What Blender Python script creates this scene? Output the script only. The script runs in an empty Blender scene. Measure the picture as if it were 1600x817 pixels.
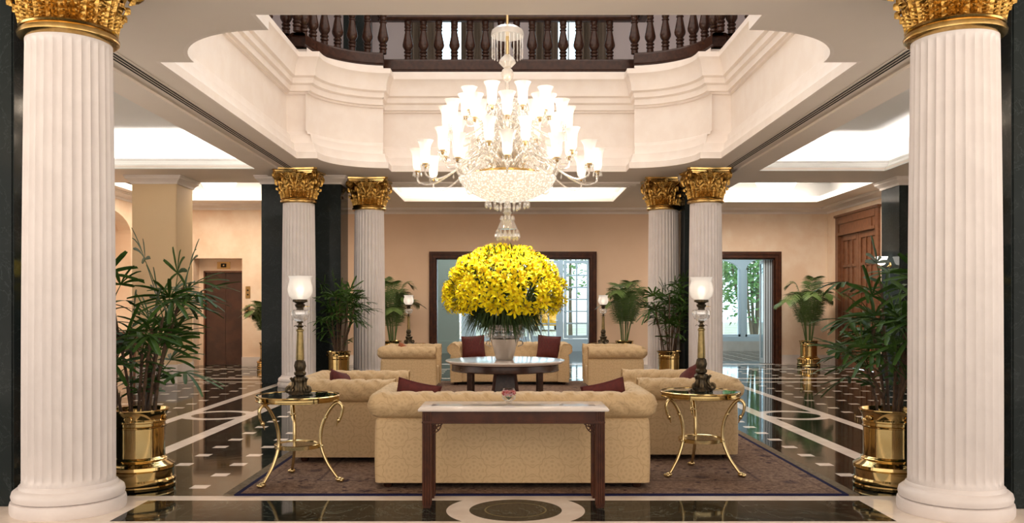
import bpy, bmesh, math, random
from mathutils import Vector, Matrix
PI = math.pi
R = math.radians
scene = bpy.context.scene
COL = scene.collection

# ------------------------------------------------------------------ camera, world, exposure
F, CX, HY, CAMZ = 1350.0, 795.0, 480.0, 1.5
cam_d = bpy.data.cameras.new('camera'); cam = bpy.data.objects.new('camera', cam_d); COL.objects.link(cam)
cam.location = (0, 0, CAMZ); cam.rotation_euler = (R(90), 0, 0)
cam_d.sensor_width = 36; cam_d.lens = F/1600*36
cam_d.shift_x = (800-CX)/1600; cam_d.shift_y = (HY-408.5)/1600
cam_d.clip_start = 0.05; cam_d.clip_end = 300
scene.camera = cam
scene.view_settings.view_transform = 'Standard'
scene.view_settings.look = 'None'
scene.view_settings.gamma = 1
scene.view_settings.use_curve_mapping = False
scene.view_settings.exposure = 0.34
cy = scene.cycles
cy.max_bounces = 9; cy.diffuse_bounces = 4; cy.glossy_bounces = 4; cy.transmission_bounces = 6
cy.transparent_max_bounces = 24; cy.caustics_reflective = False; cy.caustics_refractive = False
cy.sample_clamp_indirect = 6; cy.use_denoising = True

WARM_IN, COOL_OUT, UP_FILL = 1.48, 3.4, 4.0
def make_world():
    w = bpy.data.worlds.new('daylight'); scene.world = w; w.use_nodes = True
    t = w.node_tree; t.nodes.clear()
    out = t.nodes.new('ShaderNodeOutputWorld'); bg = t.nodes.new('ShaderNodeBackground')
    tc = t.nodes.new('ShaderNodeTexCoord'); sp = t.nodes.new('ShaderNodeSeparateXYZ')
    mr = t.nodes.new('ShaderNodeMapRange'); mr.inputs[1].default_value = 0.3; mr.inputs[2].default_value = 0.7
    mx = t.nodes.new('ShaderNodeMix'); mx.data_type = 'RGBA'
    mx.inputs[6].default_value = (1.0*WARM_IN, .90*WARM_IN, .81*WARM_IN, 1)
    mx.inputs[7].default_value = (.80*COOL_OUT, .93*COOL_OUT, 1.0*COOL_OUT, 1)
    t.links.new(tc.outputs['Generated'], sp.inputs[0]); t.links.new(sp.outputs[1], mr.inputs[0])
    t.links.new(mr.outputs[0], mx.inputs[0])
    lo = t.nodes.new('ShaderNodeMapRange'); lo.inputs[1].default_value = -.02; lo.inputs[2].default_value = -.25   # added upward fill: lower half glows brighter to light the ceilings
    m2 = t.nodes.new('ShaderNodeMix'); m2.data_type = 'RGBA'; m2.inputs[7].default_value = (1.0*UP_FILL, .86*UP_FILL, .72*UP_FILL, 1)
    t.links.new(sp.outputs[2], lo.inputs[0]); t.links.new(lo.outputs[0], m2.inputs[0]); t.links.new(mx.outputs[2], m2.inputs[6])
    t.links.new(m2.outputs[2], bg.inputs[0]); t.links.new(bg.outputs[0], out.inputs[0])
make_world()

def area(name, loc, rot, sx, sy, power, col):
    l = bpy.data.lights.new(name, 'AREA'); l.shape = 'RECTANGLE'; l.size = sx; l.size_y = sy
    l.energy = power; l.color = col
    o = bpy.data.objects.new(name, l); o.location = loc; o.rotation_euler = rot; COL.objects.link(o); return o

def at(px, py, d):
    return Vector(((px-CX)*d/F, d, CAMZ-(py-HY)*d/F))

# ------------------------------------------------------------------ mesh helpers
class MB:
    def __init__(s): s.v = []; s.f = []; s.m = []; s.mi = 0
    def add(s, vs, fs):
        b = len(s.v); s.v += [tuple(p) for p in vs]
        for f in fs: s.f.append(tuple(b+i for i in f)); s.m.append(s.mi)
        return s
    def box(s, x0, x1, y0, y1, z0, z1):
        s.add([(x0,y0,z0),(x1,y0,z0),(x1,y1,z0),(x0,y1,z0),(x0,y0,z1),(x1,y0,z1),(x1,y1,z1),(x0,y1,z1)],
              [(0,3,2,1),(4,5,6,7),(0,1,5,4),(1,2,6,5),(2,3,7,6),(3,0,4,7)]); return s
    def cbox(s, c, dx, dy, dz, M=None):
        vs = [Vector((sx*dx/2, sy*dy/2, sz*dz/2)) for sz in (-1,1) for sx,sy in ((-1,-1),(1,-1),(1,1),(-1,1))]
        if M: vs = [M @ v for v in vs]
        s.add([v+Vector(c) for v in vs], [(0,3,2,1),(4,5,6,7),(0,1,5,4),(1,2,6,5),(2,3,7,6),(3,0,4,7)]); return s
    def grid(s, P, closeu=False, closev=False):
        n, m = len(P), len(P[0]); vs = [p for row in P for p in row]; fs = []
        for i in range(n if closeu else n-1):
            for j in range(m if closev else m-1):
                a, b = i, (i+1) % n; c, d = j, (j+1) % m
                fs.append((a*m+c, b*m+c, b*m+d, a*m+d))
        s.add(vs, fs); return s
    def lathe(s, prof, c=(0,0,0), n=32, cap=True, rfun=None):
        P = []
        for i in range(n):
            a = 2*PI*i/n
            P.append([(c[0]+r*(rfun(a, r, z) if rfun else 1)*math.cos(a), c[1]+r*(rfun(a, r, z) if rfun else 1)*math.sin(a), c[2]+z) for r, z in prof])
        s.grid(P, closeu=True)
        if cap:
            for j in (0, len(prof)-1):
                if prof[j][0] > 1e-4:
                    idx = [i*len(prof)+j for i in range(n)]
                    b = len(s.v)-n*len(prof)
                    s.f.append(tuple(b+k for k in (idx if j else idx[::-1]))); s.m.append(s.mi)
        return s
    def tube(s, pts, r, n=8, cap=True, flat=1.0):
        pts = [Vector(p) for p in pts]; k = len(pts)
        rs = r if isinstance(r, (list, tuple)) else [r]*k
        T = [(pts[min(i+1,k-1)]-pts[max(i-1,0)]).normalized() for i in range(k)]
        up = Vector((0,0,1)) if abs(T[0].z) < .9 else Vector((1,0,0))
        N = (up - T[0]*up.dot(T[0])).normalized(); P = []
        for i in range(k):
            N = (N - T[i]*N.dot(T[i]));
            if N.length < 1e-6: N = T[i].orthogonal()
            N.normalize(); B = T[i].cross(N)
            P.append([pts[i]+(N*math.cos(2*PI*j/n)*flat+B*math.sin(2*PI*j/n))*rs[i] for j in range(n)])
        b = len(s.v); s.grid(P, closev=True)
        if cap:
            s.f.append(tuple(b+j for j in range(n))[::-1]); s.m.append(s.mi)
            s.f.append(tuple(b+(k-1)*n+j for j in range(n))); s.m.append(s.mi)
        return s
    def sphere(s, c, r, n=12, m=8, sz=1.0):
        return s.lathe([(r*math.sin(PI*j/m) if 0 < j < m else 1e-5, -r*sz*math.cos(PI*j/m)) for j in range(m+1)], c, n, cap=False)
    def prism(s, poly, z0, z1):
        n = len(poly); s.add([(x,y,z0) for x,y in poly]+[(x,y,z1) for x,y in poly],
            [tuple(range(n))[::-1], tuple(range(n,2*n))]+[(i,(i+1)%n,n+(i+1)%n,n+i) for i in range(n)]); return s
    def xform(s, M, b=0):
        for i in range(b, len(s.v)): s.v[i] = tuple(M @ Vector(s.v[i]))
        return s
    def build(s, name, mat, parent=None, loc=None, sharp=38, bevel=0, smooth=True):
        me = bpy.data.meshes.new(name); me.from_pydata(s.v, [], s.f)
        for m_ in (mat if isinstance(mat, (list, tuple)) else [mat]): me.materials.append(m_)
        me.polygons.foreach_set('material_index', s.m)
        bm = bmesh.new(); bm.from_mesh(me)
        bmesh.ops.recalc_face_normals(bm, faces=bm.faces)
        if bevel: bmesh.ops.bevel(bm, geom=list(bm.edges), offset=bevel, segments=2, affect='EDGES', clamp_overlap=True)
        bm.to_mesh(me); bm.free()
        if smooth:
            me.shade_smooth(); me.set_sharp_from_angle(angle=R(sharp))
        me.update()
        o = bpy.data.objects.new(name, me); COL.objects.link(o)
        if loc is not None: o.location = loc
        if parent is not None: o.parent = parent
        return o

def tag(o, label=None, cat=None, group=None, kind=None):
    if label: o['label'] = label
    if cat: o['category'] = cat
    if group: o['group'] = group
    if kind: o['kind'] = kind
    return o
def thing(name, label, cat, loc=(0,0,0), rz=0, group=None):
    o = bpy.data.objects.new(name, None); o.empty_display_size = .1; COL.objects.link(o)
    o.location = loc; o.rotation_euler = (0,0,rz)
    return tag(o, label, cat, group)
def struct(o): o['kind'] = 'structure'; return o
def copy_tree(o, parent=None):
    c = o.copy(); COL.objects.link(c); c.parent = parent
    for ch in o.children: copy_tree(ch, c)
    return c
def dup(o, loc, rz, label, group=None):
    c = copy_tree(o); c.location = loc; c.rotation_euler = (0,0,rz); c['label'] = label
    if group: c['group'] = group
    return c
def spline(pts, n=8):
    pts = [Vector(p) for p in pts]; out = []
    for i in range(len(pts)-1):
        p0, p1, p2, p3 = pts[max(i-1,0)], pts[i], pts[i+1], pts[min(i+2,len(pts)-1)]
        for k in range(n):
            t = k/n
            out.append(.5*((2*p1)+(p2-p0)*t+(2*p0-5*p1+4*p2-p3)*t*t+(3*p1-p0-3*p2+p3)*t**3))
    out.append(pts[-1]); return out
def rbox(dx, dy, dz, r, seg=4, puff=0):
    bm = bmesh.new(); bmesh.ops.create_cube(bm, size=1)
    for v in bm.verts: v.co = Vector((v.co.x*dx, v.co.y*dy, v.co.z*dz))
    bmesh.ops.subdivide_edges(bm, edges=[e for e in bm.edges], cuts=6, use_grid_fill=True)
    mb = MB()
    for v in bm.verts:
        h = Vector((dx/2-r, dy/2-r, dz/2-r)); c = Vector([max(-h[i], min(h[i], v.co[i])) for i in range(3)])
        d = v.co-c
        if d.length > 1e-6: v.co = c+d.normalized()*r
        if puff:
            u, w = abs(v.co.x/(dx/2)), abs(v.co.y/(dy/2))
            v.co.z += puff*max(0,(1-u*u))*max(0,(1-w*w))*(1 if v.co.z > 0 else 0)
    bm.verts.index_update()
    mb.add([v.co.copy() for v in bm.verts], [[v.index for v in f.verts] for f in bm.faces]); bm.free(); return mb

# ------------------------------------------------------------------ material helpers
class X:
    def __init__(s, t, k): s.t, s.k = t, k
    def _m(s, op, b=None, c=None):
        n = s.t.nodes.new('ShaderNodeMath'); n.operation = op
        for i, a in enumerate((s, b, c)):
            if a is None: continue
            if isinstance(a, X): s.t.links.new(a.k, n.inputs[i])
            else: n.inputs[i].default_value = a
        return X(s.t, n.outputs[0])
    def __add__(s, b): return s._m('ADD', b)
    def __sub__(s, b): return s._m('SUBTRACT', b)
    def __mul__(s, b): return s._m('MULTIPLY', b)
    def __gt__(s, b): return s._m('GREATER_THAN', b)
    def __lt__(s, b): return s._m('LESS_THAN', b)
    def abs(s): return s._m('ABSOLUTE')
    def mod(s, b): return s._m('FLOORED_MODULO', b)
    def mx(s, b): return s._m('MAXIMUM', b)
    def mn(s, b): return s._m('MINIMUM', b)
    def sqrt(s): return s._m('SQRT')
    def sin(s): return s._m('SINE')
    def cos(s): return s._m('COSINE')
    def pow(s, b): return s._m('POWER', b)
    def inr(s, a, b): return (s > a)*(s < b)
    def ss(s, a, b):
        n = s.t.nodes.new('ShaderNodeMapRange'); n.interpolation_type = 'SMOOTHSTEP'
        n.inputs[1].default_value = a; n.inputs[2].default_value = b; s.t.links.new(s.k, n.inputs[0]); return X(s.t, n.outputs[0])
def new_mat(name):
    m = bpy.data.materials.new(name); m.use_nodes = True; t = m.node_tree
    return m, t, t.nodes['Principled BSDF'], t.nodes['Material Output']
def coords(t, which='Object'):
    tc = t.nodes.new('ShaderNodeTexCoord'); sp = t.nodes.new('ShaderNodeSeparateXYZ')
    t.links.new(tc.outputs[which], sp.inputs[0]); return tc.outputs[which], [X(t, sp.outputs[i]) for i in range(3)]
def geo_pos(t):
    g = t.nodes.new('ShaderNodeNewGeometry'); sp = t.nodes.new('ShaderNodeSeparateXYZ')
    t.links.new(g.outputs['Position'], sp.inputs[0]); return g.outputs['Position'], [X(t, sp.outputs[i]) for i in range(3)]
def noise(t, vec, scale, detail=4, rough=.55, dist=0):
    n = t.nodes.new('ShaderNodeTexNoise'); n.inputs['Scale'].default_value = scale; n.inputs['Detail'].default_value = detail
    n.inputs['Roughness'].default_value = rough; n.inputs['Distortion'].default_value = dist
    if vec is not None: t.links.new(vec, n.inputs['Vector'])
    return X(t, n.outputs[0])
def voro(t, vec, scale, feature='F1'):
    n = t.nodes.new('ShaderNodeTexVoronoi'); n.feature = feature; n.inputs['Scale'].default_value = scale
    t.links.new(vec, n.inputs['Vector']); return X(t, n.outputs[0])
def mixc(t, fac, a, b):
    n = t.nodes.new('ShaderNodeMix'); n.data_type = 'RGBA'
    if isinstance(fac, X): t.links.new(fac.k, n.inputs[0])
    else: n.inputs[0].default_value = fac
    for i, c in ((6, a), (7, b)):
        if isinstance(c, (tuple, list)): n.inputs[i].default_value = (*c[:3], 1)
        else: t.links.new(c, n.inputs[i])
    return n.outputs[2]
def bump(t, h, strength=.3, dist=.01):
    n = t.nodes.new('ShaderNodeBump'); n.inputs['Strength'].default_value = strength; n.inputs['Distance'].default_value = dist
    t.links.new(h.k, n.inputs['Height']); return n.outputs[0]
def mat(name, col, rough=.5, metal=0, col2=None, nscale=6, nb=0, bscale=40, spec=.5, coat=0, emit=None, es=0, detail=4, bd=.004, sheen=0):
    m, t, p, out = new_mat(name)
    p.inputs['Base Color'].default_value = (*col, 1); p.inputs['Roughness'].default_value = rough
    p.inputs['Metallic'].default_value = metal; p.inputs['Specular IOR Level'].default_value = spec
    p.inputs['Coat Weight'].default_value = coat; p.inputs['Sheen Weight'].default_value = sheen
    vec, _ = coords(t)
    if col2: t.links.new(mixc(t, noise(t, vec, nscale, detail).ss(.35, .65), col, col2), p.inputs['Base Color'])
    if nb: t.links.new(bump(t, noise(t, vec, bscale, 3), nb, bd), p.inputs['Normal'])
    if emit: p.inputs['Emission Color'].default_value = (*emit, 1); p.inputs['Emission Strength'].default_value = es
    return m
def thin_glass(name, tint=(1,1,1), base=.05, rough=.02, white=0, gcol=(1,1,1)):
    m, t, p, out = new_mat(name); t.nodes.remove(p)
    tr = t.nodes.new('ShaderNodeBsdfTransparent'); tr.inputs[0].default_value = (*tint, 1)
    gl = t.nodes.new('ShaderNodeBsdfGlossy'); gl.inputs['Roughness'].default_value = rough; gl.inputs[0].default_value = (*gcol, 1)
    lw = t.nodes.new('ShaderNodeLayerWeight'); lw.inputs[0].default_value = .35
    f = (X(t, lw.outputs['Facing']).pow(2.5)*.8)+base
    mx = t.nodes.new('ShaderNodeMixShader'); t.links.new(f.k, mx.inputs[0]); t.links.new(tr.outputs[0], mx.inputs[1]); t.links.new(gl.outputs[0], mx.inputs[2])
    s = mx.outputs[0]
    if white:
        df = t.nodes.new('ShaderNodeBsdfDiffuse'); df.inputs[0].default_value = (.95,.93,.9,1)
        tl = t.nodes.new('ShaderNodeBsdfTranslucent'); tl.inputs[0].default_value = (.95,.93,.9,1)
        a = t.nodes.new('ShaderNodeAddShader'); m1 = t.nodes.new('ShaderNodeMixShader'); m1.inputs[0].default_value = .5
        t.links.new(df.outputs[0], m1.inputs[1]); t.links.new(tl.outputs[0], m1.inputs[2])
        m2 = t.nodes.new('ShaderNodeMixShader'); m2.inputs[0].default_value = white
        t.links.new(s, m2.inputs[1]); t.links.new(m1.outputs[0], m2.inputs[2]); s = m2.outputs[0]
    t.links.new(s, out.inputs[0]); return m
def glow(name, col, strength, see=.0):
    m, t, p, out = new_mat(name); t.nodes.remove(p)
    e = t.nodes.new('ShaderNodeEmission'); e.inputs[0].default_value = (*col, 1); e.inputs[1].default_value = strength
    s = e.outputs[0]
    t.links.new(s, out.inputs[0]); return m
def shade_glass(name, see, em, col):
    m, t, p, out = new_mat(name)
    p.inputs['Base Color'].default_value = (.9,.88,.85,1); p.inputs['Roughness'].default_value = .25
    p.inputs['Emission Color'].default_value = (*col, 1); p.inputs['Emission Strength'].default_value = em
    tr = t.nodes.new('ShaderNodeBsdfTransparent'); mx = t.nodes.new('ShaderNodeMixShader'); mx.inputs[0].default_value = see
    t.links.new(p.outputs[0], mx.inputs[1]); t.links.new(tr.outputs[0], mx.inputs[2]); t.links.new(mx.outputs[0], out.inputs[0]); return m

# ------------------------------------------------------------------ materials
M = {}
M['plaster'] = mat('plaster', (.80,.72,.67), .6, col2=(.84,.77,.72), nscale=2.5)
M['well'] = mat('well_plaster', (.90,.825,.765), .5, col2=(.87,.785,.72), nscale=3.5, nb=.05, bscale=15)
M['soffit'] = mat('soffit_paint', (.84,.76,.69), .6, col2=(.86,.78,.71), nscale=1.2)
M['ceil_white'] = mat('ceiling_white', (.80,.79,.77), .7)
M['column'] = mat('column_paint', (.74,.685,.665), .40, col2=(.78,.725,.705), nscale=5, nb=.04, bscale=22)
M['gold'] = mat('gilding', (.60,.37,.11), .28, 1, col2=(.34,.185,.04), nscale=30, nb=.35, bscale=60, bd=.012)
M['gold_ring'] = mat('gilded_ring', (.62,.42,.17), .24, 1, col2=(.46,.29,.09), nscale=8)
M['brass'] = mat('polished_brass', (.66,.48,.21), .10, 1, col2=(.60,.41,.16), nscale=5)
M['brass_old'] = mat('brass_light', (.66,.51,.26), .18, 1)
M['bronze'] = mat('bronze', (.10,.072,.038), .38, .8, col2=(.05,.04,.026), nscale=20, nb=.5, bscale=50, bd=.01)
M['bronze_stem'] = mat('bronze_stem', (.30,.22,.09), .35, .85, col2=(.2,.15,.06), nscale=20)
M['wood'] = mat('mahogany', (.080,.025,.011), .30, col2=(.050,.016,.008), nscale=9, spec=.25)
M['wood_dark'] = mat('dark_wood', (.050,.020,.012), .27, col2=(.032,.013,.008), nscale=12, spec=.35)
M['wood_door'] = mat('door_wood', (.19,.075,.034), .35, col2=(.14,.052,.022), nscale=10)
M['wood_lift'] = mat('lift_door_wood', (.075,.03,.018), .3, col2=(.05,.02,.012), nscale=4)
M['white_marble'] = mat('white_marble', (.78,.71,.66), .12, col2=(.72,.64,.58), nscale=3)
M['cool_white'] = mat('cool_white_paint', (.68,.78,.86), .4)  # cool daylight of the far rooms tinted into the white
M['sage'] = mat('sage_wall', (.42,.46,.40), .6)
M['pot_soil'] = mat('soil', (.035,.02,.012), .9, nb=.8, bscale=60, bd=.02)
M['leaf'] = mat('palm_leaf', (.026,.066,.010), .45, col2=(.050,.105,.018), nscale=9, spec=.16)
M['leaf_areca'] = mat('areca_leaf', (.075,.13,.03), .4, col2=(.11,.17,.05), nscale=6)
M['cane'] = mat('palm_cane', (.06,.035,.018), .7, col2=(.11,.06,.03), nscale=30, nb=.6, bscale=60, bd=.01)
M['green_dark'] = mat('bouquet_leaf', (.022,.05,.012), .45, col2=(.045,.085,.02), nscale=12)
def m_petal():
    m, t, p, out = new_mat('lily_petal'); vec, _ = coords(t)
    col = mixc(t, noise(t, vec, 14, 3).ss(.35,.65), (.98,.76,.004), (.98,.86,.012))
    t.links.new(col, p.inputs['Base Color']); p.inputs['Roughness'].default_value = .5; p.inputs['Specular IOR Level'].default_value = .2
    tl = t.nodes.new('ShaderNodeBsdfTranslucent'); t.links.new(col, tl.inputs[0]); mx = t.nodes.new('ShaderNodeMixShader'); mx.inputs[0].default_value = .15
    t.links.new(p.outputs[0], mx.inputs[1]); t.links.new(tl.outputs[0], mx.inputs[2]); t.links.new(mx.outputs[0], out.inputs[0]); return m
M['petal'] = m_petal()
M['petal_core'] = mat('lily_stamen', (.55,.26,.01), .6)
M['pillow'] = mat('red_cushion', (.10,.013,.010), .8, col2=(.075,.009,.008), nscale=30)
M['rust'] = mat('rust_cushion', (.32,.09,.025), .75, sheen=.2)
M['crystal'] = thin_glass('crystal', (.98,.97,.95), .25, .06, white=.08)
M['crystal_arm'] = thin_glass('crystal_arm', (.97,.95,.92), .28, .08, white=.14)
M['clear'] = thin_glass('clear_glass', (.97,.98,.98), .04, .01)
M['cutglass'] = thin_glass('cut_glass', (.93,.94,.94), .25, .05, white=.12)
M['tableglass'] = thin_glass('table_glass', (.55,.62,.6), .12, .01)
M['pane'] = thin_glass('window_pane', (.86,.95,.98), .05, .01)
M['silver'] = mat('silver', (.85,.80,.74), .08, 1)
M['shade'] = shade_glass('lamp_shade_glass', .30, .12, (1,.90,.82))
M['shade_ch'] = shade_glass('chandelier_shade_glass', .32, .22, (1,.88,.72))
M['bulb'] = glow('bulb', (1,.84,.64), 5)
M['bulb_ch'] = glow('chandelier_bulb', (1,.84,.64), 5)
M['bowl_ch'] = mat('beaded_crystal_bowl', (.55,.52,.48), .25, col2=(.35,.31,.26), nscale=45, nb=1, bscale=60, bd=.02, emit=(1,.88,.72), es=.62)
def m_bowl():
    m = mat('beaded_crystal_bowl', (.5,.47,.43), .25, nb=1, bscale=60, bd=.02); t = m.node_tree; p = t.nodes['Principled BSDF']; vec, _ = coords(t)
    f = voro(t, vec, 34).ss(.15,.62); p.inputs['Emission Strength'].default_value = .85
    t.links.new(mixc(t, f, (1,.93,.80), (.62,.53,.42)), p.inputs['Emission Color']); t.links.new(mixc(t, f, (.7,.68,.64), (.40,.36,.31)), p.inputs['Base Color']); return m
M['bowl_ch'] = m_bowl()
M['ceil_lamp'] = glow('ceiling_lamp_glass', (1,.92,.80), 4)
M['black'] = mat('vent_black', (.012,.011,.01), .8)
M['vent'] = mat('vent_frame', (.84,.76,.69), .5)
M['water'] = thin_glass('water', (.97,.99,.98), .1, .01)
M['red_petal'] = mat('red_petal', (.65,.012,.01), .5, col2=(.45,.006,.006), nscale=60)
M['garden'] = mat('garden_ground', (.55,.55,.50), .9, col2=(.40,.45,.33), nscale=.5)
M['tree'] = mat('tree_leaf', (.10,.26,.06), .5, col2=(.2,.4,.13), nscale=2)
M['trunk'] = mat('tree_trunk', (.13,.10,.07), .8, col2=(.2,.16,.11), nscale=3)
M['gallery'] = mat('gallery_wall', (.70,.64,.65), .7)
M['curtain'] = mat('curtain_cloth', (.20,.16,.12), .8)
M['sheer'] = mat('sheer_cloth', (.75,.85,.9), .8, emit=(.8,.93,1), es=.8)
M['yellow_car'] = mat('yellow_paint', (.8,.42,.01), .3)
M['tyre'] = mat('tyre_rubber', (.02,.02,.02), .7)
M['brassplate'] = mat('brass_plate', (.5,.33,.14), .3, .9)

def m_wall(name, a, b, lo, hi, sc):
    m, t, p, out = new_mat(name); vec, c = geo_pos(t)
    f = noise(t, vec, sc, 5, .6).ss(lo, hi)
    t.links.new(mixc(t, f, a, b), p.inputs['Base Color']); p.inputs['Roughness'].default_value = .55
    t.links.new(bump(t, noise(t, vec, 12, 3), .08, .01), p.inputs['Normal']); return m
M['sponge'] = m_wall('sponged_plaster', (.82,.60,.42), (.90,.73,.56), .32, .68, 1.6)
M['beige'] = m_wall('beige_plaster', (.76,.53,.36), (.79,.56,.39), .3, .7, 1.0)
M['cream'] = m_wall('cream_plaster', (.68,.50,.29), (.70,.52,.31), .3, .7, 1.0)

def m_marble():
    m, t, p, out = new_mat('green_black_marble'); vec, c = geo_pos(t)
    n1 = noise(t, vec, 2.2, 6, .6, 1.0)
    v = (noise(t, vec, 3.0, 7, .62, 2.0)-.5).abs()
    veins = v.ss(.0, .012)
    col = mixc(t, n1.ss(.35,.75), (.002,.003,.003), (.009,.011,.0115))
    col = mixc(t, veins*.5, (.04,.05,.05), col)
    t.links.new(col, p.inputs['Base Color']); p.inputs['Roughness'].default_value = .09; p.inputs['Specular IOR Level'].default_value = .08; return m
M['marble'] = m_marble()

FX0 = -.04
def m_floor():
    m, t, p, out = new_mat('inlaid_marble_floor'); vec, (x, y, z) = geo_pos(t)
    xs = x-FX0; ax = xs.abs()
    inb = y.inr(5.2, 18.33)
    w = (ax.inr(3.46,3.64).mx(ax.inr(4.37,4.53)))*inb
    side = (ax > 3.46)
    far = y.inr(17.26,17.43).mx(y.inr(18.12,18.31)); near = y.inr(6.71,6.87).mx(y.inr(5.82,6.055))
    w = w.mx(far).mx(near*(ax < 4.4))
    w = w.mx((ax > 2.76)*(ax < 4.4)*y.inr(5.82,6.87))
    far2 = (y.inr(20.9,21.05)+y.inr(22.55,23.0)).mn(1.0)
    w = w.mx(far2)
    # square dots
    P = .515
    dy = ((y-7.22+P/2).mod(P)-P/2).abs() < .07
    dxi = ((ax-2.54+P/2).mod(P)-P/2).abs() < .07
    dxo = ((ax-4.88+P/2).mod(P)-P/2).abs() < .07
    zone_in = (ax < 3.3)*y.inr(6.95,17.1); zone_out = (ax > 4.7)*(y > 6.95)*(((y.inr(17.05,18.5))*-1.0)+1.0)
    zone_far = (y.inr(18.45,20.8))*(ax < 4.7)
    w = w.mx(dy*dxi*(zone_in+zone_far).mn(1.0)).mx(dy*dxo*zone_out)
    # roundels
    def disc(cx, cy, xx): return (((xx-cx)*(xx-cx))+((y-cy)*(y-cy))).sqrt()
    d1 = disc(3.995, 12.02, ax); d2 = disc(.09, 6.40, xs)
    w = w.mx(d1 < .52); w = w*(d1 > .36)
    w = w.mx(d2 < .512)
    w = w*(d2 > .342)
    # dark stone
    n1 = noise(t, vec, 3.5, 6, .6, .6)
    v1 = (noise(t, vec, 2.2, 8, .65, 1.5)-.5).abs().ss(.0,.010)
    fine = noise(t, vec, 30, 4, .6)
    dark = mixc(t, n1.ss(.3,.75), (.004,.006,.0045), (.015,.017,.012))
    dark = mixc(t, fine.ss(.5,.8), dark, (.022,.024,.017))
    dark = mixc(t, v1, (.10,.11,.085), dark)
    jx = ((xs+P*.5-.0).mod(P*2)-P).abs() > (P-.004); jy = ((y-7.22).mod(P*2)-P).abs() > (P-.004)
    dark = mixc(t, jx.mx(jy)*.5, dark, (.10,.09,.07))
    ring = (d2-.225).abs() < .006
    dark = mixc(t, ring*.6, dark, (.25,.2,.08))
    wn = noise(t, vec, 4, 5, .6)
    white = mixc(t, wn.ss(.3,.7), (.70,.60,.52), (.80,.72,.64))
    t.links.new(mixc(t, w, dark, white), p.inputs['Base Color'])
    p.inputs['Roughness'].default_value = .055; p.inputs['Specular IOR Level'].default_value = .06
    t.links.new(bump(t, noise(t, vec, 2.6, 2), .035, .02), p.inputs['Normal'])
    return m
M['floor'] = m_floor()

def m_damask():
    m, t, p, out = new_mat('damask'); vec, (x, y, z) = coords(t)
    wob = (noise(t, vec, 14, 2)-.5)*.02
    u = x+y
    def medal(ou, ov):
        fu = (((u+(ou+100*.32))*(1/.32)).mod(1.0)-.5)+wob; fv = (((z+(ov+10*.30))*(1/.30)).mod(1.0)-.5)+wob
        r = (((fu*2.75)*(fu*2.75))+((fv*2.6)*(fv*2.6))).sqrt(); th = fu._m('ARCTAN2', fv)
        rs = r-((th*10.0).cos()*.05)-((th*2.0).cos()*.06)
        edge = (rs-.95).abs().ss(.015,.06)*-1.0+1.0
        inner = (((th*8.0).cos()*.5)+((r*22.0).sin()*.5)).ss(.15,.45)*(rs < .85)
        return edge.mx(inner*.75)
    f = medal(0, 0).mx(medal(.16, .15))
    f = (f*.85+(noise(t, vec, 60, 3, .6).ss(.45,.62)*.22)).mn(1.0)
    col = mixc(t, f, (.60,.43,.235), (.50,.345,.18))
    t.links.new(col, p.inputs['Base Color']); p.inputs['Roughness'].default_value = .62
    t.links.new(bump(t, f, .15, .003), p.inputs['Normal']); return m
M['damask'] = m_damask()

RUG = dict(x0=-2.27, x1=2.79, y0=6.87, y1=17.5)
def m_rug():
    m, t, p, out = new_mat('persian_rug'); vec, (x, y, z) = coords(t)
    hx, hy = (RUG['x1']-RUG['x0'])/2, (RUG['y1']-RUG['y0'])/2
    ax, ay = x.abs(), y.abs()
    e = (ax*-1.0+hx).mn(ay*-1.0+(hy+.085))
    n = noise(t, vec, 26, 5, .7); n2 = noise(t, vec, 5, 3, .6, 1.2)
    vo = voro(t, vec, 3.0); vo2 = voro(t, vec, 13)
    base = mixc(t, n.ss(.3,.7), (.12,.075,.055), (.30,.205,.15))
    motif = mixc(t, vo2.ss(.25,.45), (.035,.02,.03), base)
    base = mixc(t, (n2.ss(.53,.62)), base, motif)
    flower = (vo.ss(.12,.30)*-1.0+1.0)*n.ss(.42,.55)
    base = mixc(t, flower*.85, base, (.022,.018,.035))
    speck = voro(t, vec, 40).ss(.2,.5)
    base = mixc(t, (speck*-1.0+1.0)*.5, base, (.10,.055,.04))
    edge = mixc(t, n.ss(.35,.65), (.13,.10,.065), (.21,.165,.115))
    navy = (.012,.012,.045)
    base = mixc(t, e.inr(.62,.65)*n.ss(.35,.6)*.7, base, (.03,.02,.03))
    base = mixc(t, e.inr(.20,.22)*n.ss(.4,.6)*.6, base, (.05,.03,.03))
    col = mixc(t, e < .085, base, edge)
    col = mixc(t, e.inr(.085,.125), col, navy)
    t.links.new(col, p.inputs['Base Color']); p.inputs['Roughness'].default_value = .95
    p.inputs['Specular IOR Level'].default_value = .1
    t.links.new(bump(t, n, .6, .01), p.inputs['Normal']); return m
M['rug'] = m_rug()
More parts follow.
